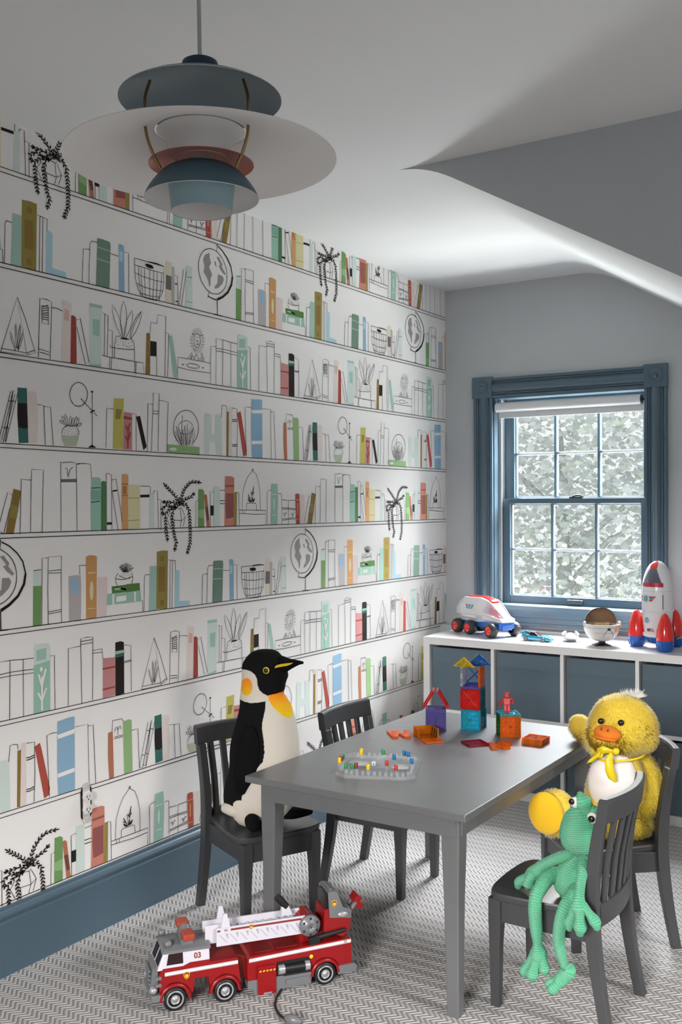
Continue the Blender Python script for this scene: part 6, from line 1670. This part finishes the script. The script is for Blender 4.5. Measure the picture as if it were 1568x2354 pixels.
a = R(-92); M = Matrix.Translation(hull_pt(a, .081, .0012)) @ Matrix.Rotation(a+AO+R(90), 4, 'Z'); b = MB()
for i in range(3): b.box((-.004, -.0003, -.004+i*.003), (.004, 0, -.002+i*.003))
b.build('vent_label', m_teal, rk).matrix_basis = M
for bx_, by_ in ((-.070, .062), (-.003, -.105), (.088, .045)):
    b = MB(); b.set(0).lathe(smooth_path([(0, .158), (.012, .150), (.022, .130), (.030, .100), (.0345, .070), (.0355, .045), (.035, .043)], 4), 36, (bx_, by_, 0)); b.set(1).lathe([(.036, .046), (.036, .040), (.0335, .022), (.027, .002), (.025, 0), (0, 0)], 36, (bx_, by_, 0))
    for i in range(14): a = 2*PI*i/14; b.set(1).tube([(bx_+.036*math.cos(a), by_+.036*math.sin(a), .030), (bx_+.030*math.cos(a), by_+.030*math.sin(a), .008)], .002, 5)
    bo = b.build('booster', [m_sr, m_sb], rk)
    d = Vector((-bx_, -by_, 0)); d.normalize(); c_ = Vector((bx_, by_, 0)); b = MB(); sd = Vector((-d.y, d.x, 0))*.010
    rg = []
    for t_, z0, z1 in ((.02, .050, .130), (.06, .066, .138)): q = c_+d*t_; rg.append([tuple(q-sd)[:2]+(z0,), tuple(q+sd)[:2]+(z0,), tuple(q+sd*.5)[:2]+(z1,), tuple(q-sd*.5)[:2]+(z1,)])
    b.beam(rg); b.build('booster_arm', m_sr, bo, bevel=.003)
    b = MB(); q1 = c_+d*.025; q2 = c_+d*.075; b.beam([[tuple(q1-sd*.6)[:2]+(.026,), tuple(q1+sd*.6)[:2]+(.026,), tuple(q1+sd*.6)[:2]+(.040,), tuple(q1-sd*.6)[:2]+(.040,)], [tuple(q2-sd*.6)[:2]+(.040,), tuple(q2+sd*.6)[:2]+(.040,), tuple(q2+sd*.6)[:2]+(.052,), tuple(q2-sd*.6)[:2]+(.052,)]]); b.build('booster_strut', m_sb, bo)
# small plant at the right edge
pt = thing('potted_plant', 'little lime green plant in a white pot right of the rocket', 'plant', (1.285, 4.185, .687))
MB().lathe([(0, 0), (.020, 0), (.026, .038), (.024, .038), (.022, .034), (0, .034)], 28).build('pot', m_sw, pt)
b = MB(); rnd = random.Random(8)
for i in range(26):
    a = rnd.uniform(0, 6.28); l = rnd.uniform(.03, .06); b.tube([(0, 0, .034), (math.cos(a)*l*.6, math.sin(a)*l*.6, .034+l*.7), (math.cos(a)*l*1.15, math.sin(a)*l*1.15, .034+l*.45)], [.0018, .0022, .0005], 5)
b.build('leaves', mat('lime_leaf', (.30, .52, .08), .5), pt)
# ================================================================ magnetic tiles on the table
def tinted(name, col, fac=.5, rough=.07):
    m = mat('tile_'+name, col, rough, coat=.6); see_through(m, [min(1, c*1.15+.03) for c in col], fac); return m
TC = dict(red=(.80, .03, .02), orange=(.90, .25, .02), amber=(.70, .28, .01), yellow=(.85, .62, .03), green=(.02, .42, .17), cyan=(.03, .56, .68), teal=(.01, .23, .30), blue=(.02, .16, .55), purple=(.22, .18, .55), clear=(.78, .80, .84), magenta=(.45, .01, .05))
TM = {k: tinted(k, v, .36 if k not in ('clear', 'green') else .25) for k, v in TC.items()}
TP = {k: tinted(k+'_pane', [min(1, c*1.2+.03) for c in v], .22 if k not in ('clear', 'green') else .15) for k, v in TC.items()}
TR_ = {k: tinted(k+'_ridge', [c*.42 for c in v], .75) for k, v in TC.items()}
m_mag = mat('magnet', (.03, .02, .02), .3, .6)
S_ = .069
def tile_mesh(b, s_=S_, frame=False, tri=False, h=.0):
    t_ = .0062; e = .0055
    if tri:
        A_, B_, C_ = (-s_/2, 0), (s_/2, 0), (0, s_*.56); cx_, cy_ = 0, s_*.2
        def ins(p, k): return (cx_+(p[0]-cx_)*k, cy_+(p[1]-cy_)*k)
        outer = [A_, B_, C_]; inner = [ins(p, .72) for p in outer]
        for z in (0, t_): b.add([(x, y, z) for x, y in outer+inner], [(0, 1, 4, 3), (1, 2, 5, 4), (2, 0, 3, 5)] if z else [(3, 4, 1, 0), (4, 5, 2, 1), (5, 3, 0, 2)])
        b.add([(x, y, z) for z in (0, t_) for x, y in outer], [(0, 1, 4, 3), (1, 2, 5, 4), (2, 0, 3, 5)]); b.add([(x, y, z) for z in (0, t_) for x, y in inner], [(3, 4, 1, 0), (4, 5, 2, 1), (5, 3, 0, 2)])
        b.set(2).add([(x, y, t_*.5) for x, y in inner], [(0, 1, 2)]).set(3)
        for p in inner: b.tube([(cx_, cy_, t_*.5), (p[0], p[1], t_*.5)], .0014, 6)
        b.set(1); b.box((-s_*.28, .0012, t_*.2), (-s_*.06, .0042, t_*.8)); b.box((s_*.06, .0012, t_*.2), (s_*.28, .0042, t_*.8)); b.set(0); return
    q = s_/2; i_ = q-e
    for x0, y0, x1, y1 in ((-q, -q, q, -i_), (-q, i_, q, q), (-q, -i_, -i_, i_), (i_, -i_, q, i_)): b.box((x0, y0, 0), (x1, y1, t_))
    if not frame: b.set(2).box((-i_, -i_, t_*.35), (i_, i_, t_*.65))
    b.set(0 if frame else 3)
    for k in range(8 if not frame else 4):
        a = PI*k/4 if not frame else PI/4+PI*k/2; l = i_*(1.38 if (k % 2 or frame) else 1.0); w_ = .0011 if not frame else .0026
        b.tube([(0, 0, t_*.5), (math.cos(a)*l, math.sin(a)*l, t_*.5)], w_, 6)
    if not frame: b.lathe([(.002, t_), (.0035, t_), (.0035, 0), (.002, 0)], 14)
    b.set(0)
    b.set(1)
    for s1 in (-1, 1):
        for s2 in (-1, 1):
            c_ = s2*q*.5; b.box((c_-.0085, s1*(q-.0028)-.0016, t_*.18), (c_+.0085, s1*(q-.0028)+.0016, t_*.82)); b.box((s1*(q-.0028)-.0016, c_-.0085, t_*.18), (s1*(q-.0028)+.0016, c_+.0085, t_*.82))
    b.set(0)
tcount = {}
def tile(colr, M, where, frame=False, tri=False, group=None):
    b = MB(); tile_mesh(b, frame=frame, tri=tri); o = b.build('magnetic_tile', [TM[colr], m_mag, TP[colr], TR_[colr]]); o.matrix_world = M
    tag(o, where, 'magnetic tile', group); return o
RX = lambda a: Matrix.Rotation(R(a), 4, 'X'); RY = lambda a: Matrix.Rotation(R(a), 4, 'Y'); RZ = lambda a: Matrix.Rotation(R(a), 4, 'Z'); TR = lambda *p: Matrix.Translation(p)
def cube(cx_, cy_, z0, rz, sides, nm, top=None, bottom=None, g='magnetic tiles', frames=()):
    base = TR(cx_, cy_, z0) @ RZ(rz); q = S_/2
    M_ = dict(front=TR(0, -q+.0031, q) @ RX(90) @ TR(0, 0, -.0031), back=TR(0, q-.0031, q) @ RX(90) @ TR(0, 0, -.0031), left=TR(-q+.0031, 0, q) @ RY(90) @ TR(0, 0, -.0031), right=TR(q-.0031, 0, q) @ RY(90) @ TR(0, 0, -.0031))
    for sd, cl in sides.items():
        sc = Matrix.Diagonal((.82, 1, 1, 1)) if sd in ('left', 'right') else Matrix.Identity(4)
        mm_ = base @ M_[sd] @ (Matrix.Diagonal((1, .815, 1, 1)) if sd in ('left', 'right') else Matrix.Identity(4))
        tile(cl, mm_, '%s magnetic tile on the %s side of %s' % (cl, sd, nm), frame=(sd in frames), group=g)
    if top: tile(top, base @ TR(0, 0, S_+.0002), '%s magnetic tile lying flat on top of %s' % (top, nm), group=g)
T0 = .5302
cube(.815, 3.118, T0, 6, dict(front='cyan', left='green', right='teal', back='cyan'), 'the bottom storey of the tall tower')
cube(.812, 3.120, T0+.0695, 7, dict(front='red', left='red', right='teal', back='orange'), 'the red middle storey of the tall tower')
tile('purple', TR(.809, 3.122, T0+.1390) @ RZ(9), 'purple magnetic tile lying flat between the middle and top storeys of the tower', group='magnetic tiles')
cube(.808, 3.122, T0+.1455, 10, dict(left='clear', right='orange', back='blue'), 'the open top storey of the tall tower', frames=('back',))
tile('yellow', TR(.796, 3.084, T0+.2152) @ RZ(6) @ RX(90) @ Matrix.Diagonal((1.15, .85, 1, 1)), 'yellow triangular magnetic tile standing on top of the tower', tri=True, group='magnetic tiles')
tile('blue', TR(.822, 3.152, T0+.2152) @ RZ(14) @ RX(90) @ Matrix.Diagonal((1.15, .95, 1, 1)), 'blue triangular magnetic tile standing on top of the tower behind the yellow one', tri=True, group='magnetic tiles')
cube(.712, 3.036, T0, 27, dict(front='purple', left='green', back='green', right='purple'), 'the small house', top='purple')
hb = TR(.712, 3.036, T0+S_+.0068) @ RZ(27)
tile('red', hb @ TR(-.039, 0, .0) @ RY(-59) @ TR(.0345, 0, 0), 'red magnetic tile leaning as the left roof slope of the small house', group='magnetic tiles')
tile('red', hb @ TR(.039, 0, .0) @ RY(180+59) @ TR(.0345, 0, -.006), 'red magnetic tile leaning as the right roof slope of the small house', group='magnetic tiles')
cube(.955, 3.088, T0, 36, dict(front='orange', left='green', right='purple', back='orange'), 'the orange cube under the red figure', top='cyan')
for i in range(3): tile('orange', TR(1.072+.001*i, 3.035-.001*i, T0+.0064*i+.0001*i) @ RZ(-1+i), ('orange magnetic tile at the bottom of the flat stack', 'orange magnetic tile in the middle of the flat stack', 'orange magnetic tile on top of the flat stack')[i], group='magnetic tiles')
tile('magenta', TR(.915, 2.916, T0) @ RZ(51), 'dark red magnetic tile lying alone on the table in front of the tower', group='magnetic tiles')
def piece(poly, label):
    b = MB(); b.prism(poly, T0, T0+.006); o = b.build('puzzle_tile', TM['orange'], bevel=.0008); tag(o, label, 'magnetic tile', 'flat orange puzzle tiles'); return o
piece([(.951, 2.934), (.992, 2.872), (1.008, 2.886), (.998, 2.904), (1.009, 2.918), (.992, 2.94), (.975, 2.934), (.968, 2.952)], 'orange notched tile lying beside the dark red tile')
piece([(1.012, 2.906), (1.022, 2.90), (1.036, 2.918), (1.018, 2.950), (1.020, 2.968), (.996, 2.985), (.972, 2.962), (.998, 2.944)], 'orange notched tile lying in front of the orange cube')
piece([(.590, 2.912), (.650, 2.845), (.667, 2.856), (.650, 2.884), (.648, 2.905), (.624, 2.934)], 'orange notched tile lying nearest the wallpaper side')
piece([(.652, 2.894), (.684, 2.868), (.699, 2.882), (.676, 2.926), (.645, 2.958), (.636, 2.944), (.650, 2.920)], 'orange notched tile lying beside the amber open box')
# open amber box with stripes
bx = thing('striped_tile_box', 'open amber plastic box with black stripes in front of the small house', 'toy box', (.742, 2.912, T0), R(-42))
MB().box((-.043, -.028, 0), (.034, .028, .004)).build('floor_plate', TM['amber'], bx)
MB().box((-.043, -.031, 0), (-.038, .031, .032)).build('side_plate', TM['amber'], bx)
MB().box((-.037, .026, .0), (.030, .031, .034)).build('back_plate', TM['amber'], bx)
MB().box((-.037, -.031, .0), (.002, -.027, .028)).build('front_plate', TM['amber'], bx)
b = MB()
for i in range(3): x = -.028+i*.02; b.add([(x, .0256, .003), (x+.009, .0256, .003), (x+.018, .0256, .031), (x+.009, .0256, .031)], [(0, 1, 2, 3)])
b.build('black_stripes', m_tyre, bx)['kind'] = 'stuff'
MB().box((.036, -.032, 0), (.082, .030, .0055)).build('ramp_plate', TM['orange'], bx, bevel=.0006)
# little red figure on the cube
fg = thing('toy_figure', 'clear red toy figure standing on the orange cube', 'toy figure', (.952, 3.086, T0+S_+.0066), R(15))
m_fig = tinted('figure', (.72, .015, .015), .62, .12); m_fig.name = 'clear_red_figure'
for s_ in (-1, 1): MB().box((s_*.0055-.005, -.004, 0), (s_*.0055+.005, .0045, .026)).build('leg', m_fig, fg, bevel=.0015)
MB().beam([[(-.010, -.005, .0265), (.010, -.005, .0265), (.010, .005, .0265), (-.010, .005, .0265)], [(-.0125, -.0055, .046), (.0125, -.0055, .046), (.0125, .0055, .046), (-.0125, .0055, .046)]]).build('torso', m_fig, fg, bevel=.0015)
b = MB(); b.box((-.0095, -.0075, .049), (.0095, .0075, .067)); hd = b.build('head', m_fig, fg, bevel=.0035, seg=3)
b = MB(); b.ell((-.0042, -.0077, .060), (.0017, .0008, .0022), 10, 6); b.ell((.0042, -.0077, .060), (.0017, .0008, .0022), 10, 6); b.tube([(-.004, -.0078, .055), (0, -.0081, .0536), (.004, -.0078, .055)], .0005, 5); b.build('face_print', m_black, hd)
blobs = ([(-.0135, 0, .043), (-.019, -.004, .034), (-.021, -.011, .027), (-.020, -.015, .025)], [(.0135, 0, .043), (.018, -.005, .037), (.019, -.012, .036), (.018, -.016, .038)])
for bl in blobs: MB().tube(bl, [.0042, .0042, .0036, .0042], 10).build('arm', m_fig, fg)
# ================================================================ board game with a clear dome
m_gl = mat('clear_acrylic', (.85, .86, .87), .05, coat=.5); see_through(m_gl, (.98, .983, .985), .075)
m_milk = mat('milky_reflection', (.80, .80, .80), .15); see_through(m_milk, (.95, .95, .95), .5)  # bright window reflection on the board put into this milky colour
bd = [(.737, 2.372), (.775, 2.356), (.929, 2.421), (.947, 2.456), (.872, 2.632), (.838, 2.650), (.668, 2.572), (.657, 2.545)]
gm = thing('board_game', 'clear plastic board game with coloured pegs near the table edge', 'board game', (.802, 2.500, T0))
pl = [(x-.802, y-2.500) for x, y in bd]
b = MB(); b.prism(pl, .0, .0022); b.prism([(x*.97, y*.97) for x, y in pl], .0045, .0065)
for (xa, ya), (xb, yb) in zip(pl, pl[1:]+pl[:1]):
    n_ = Vector((yb-ya, xa-xb)).normalized()*.0025 if False else Vector((ya-yb, xb-xa)).normalized()*.0025
    b.beam([[(xa, ya, 0), (xa+n_.x, ya+n_.y, 0), (xa+n_.x, ya+n_.y, .0095), (xa, ya, .0095)], [(xb, yb, 0), (xb+n_.x, yb+n_.y, 0), (xb+n_.x, yb+n_.y, .0095), (xb, yb, .0095)]])
b.build('board', m_gl, gm)
for cx_, cy_ in ((-.056, -.010), (.060, .020)):
    MB().lathe([(0, .007), (.022, .007), (.022, .0085), (0, .0085)], 28, (cx_, cy_, 0), sx=1.25).build('reflection_disc', m_milk, gm)
    MB().lathe([(.026, .0066), (.028, .0066), (.028, .010), (.026, .010), (.026, .0066)], 32, (cx_, cy_, 0), sx=1.3).build('track_ring', m_gl, gm)
MB().lathe(smooth_path([(.0205, .008), (.0205, .014), (.018, .024), (.011, .031), (0, .0335)], 4), 36).build('dome', m_gl, gm)
MB().lathe([(.0205, .0066), (.027, .0066), (.025, .010), (.0205, .010)], 36).build('dome_base', m_gl, gm)
dc = MB().box((-.0055, -.0055, 0), (.0055, .0055, .011)).build('die', mat('white_die', (.75, .75, .76), .3), gm, bevel=.0018, seg=3, loc=(-.012, -.008, .0088)); dc.rotation_euler = (0, 0, CAMYAW-R(8))
text('3', .0085, m_ink, dc, Matrix.Translation((0, -.0057, .0055)) @ NEAR, 'numeral', bold=.0003)
per_ = []
for (xa, ya), (xb, yb) in zip(pl, pl[1:]+pl[:1]):
    L_ = math.hypot(xb-xa, yb-ya); k_ = max(1, round(L_/.0185))
    for i in range(k_): t_ = (i+.5)/k_; per_.append(((xa+(xb-xa)*t_)*.88, (ya+(yb-ya)*t_)*.88))
caps = [('yellow', .711, 2.552, 1), ('yellow', .719, 2.538, 1), ('green', .699, 2.468, 0), ('brown_red', .706, 2.447, 0), ('yellow', .714, 2.426, 0), ('green', .762, 2.385, 0), ('green', .780, 2.390, 0), ('brown_red', .786, 2.402, 0), ('yellow', .822, 2.408, 0),
        ('green', .772, 2.578, 0), ('blue', .832, 2.600, 0), ('blue', .849, 2.594, 0), ('blue', .831, 2.541, 0), ('blue', .895, 2.530, 0), ('red', .846, 2.472, 0), ('red', .894, 2.441, 0)]
for px2, py2 in per_:
    if all(math.hypot(px2+.802-c[1], py2+2.5-c[2]) > .011 for c in caps):
        MB().lathe([(.0048, .0066), (.0048, .019), (.0036, .019), (.0036, .008)], 14, (px2, py2, 0)).build('peg_socket', m_gl, gm)
CC = dict(yellow=(.78, .53, .01), green=(.03, .25, .09), brown_red=(.24, .035, .03), blue=(.01, .14, .36), red=(.50, .035, .02))
PL = dict(yellow=('yellow peg at the back left of the clear board', 'yellow peg just in front of the back left yellow one', 'yellow peg at the left corner of the clear board', 'yellow peg in the middle of the front edge of the board'),
          green=('green peg at the far left edge of the board', 'left one of the two green pegs at the front left corner', 'right one of the two green pegs at the front left corner', 'green peg behind the clear dome'),
          brown_red=('dark red peg between a green and a yellow peg at the left', 'dark red peg behind the two green front pegs'), blue=('left one of the two blue pegs at the back right', 'right one of the two blue pegs at the back right', 'blue peg alone right of the dome', 'blue peg at the right end of the board'),
          red=('red peg just right of the clear dome', 'red peg near the front right of the board'))
seen = {}
for cl, x, y, up_ in caps:
    i = seen.get(cl, 0); seen[cl] = i+1
    pg = thing('game_peg', PL[cl][i], 'game peg', (x, y, T0+.0067), group='coloured pegs in the board game')
    mc = mat('peg_'+cl, CC[cl], .35)
    MB().lathe([(0, 0), (.0047, 0), (.0047, .013), (0, .013)], 18).build('clear_foot', m_gl, pg)
    MB().lathe([(.0, .0135), (.0052, .0135), (.0054, .015), (.0054, .0275), (.0048, .0287), (0, .0287)], 22).build('cap', mc, pg)
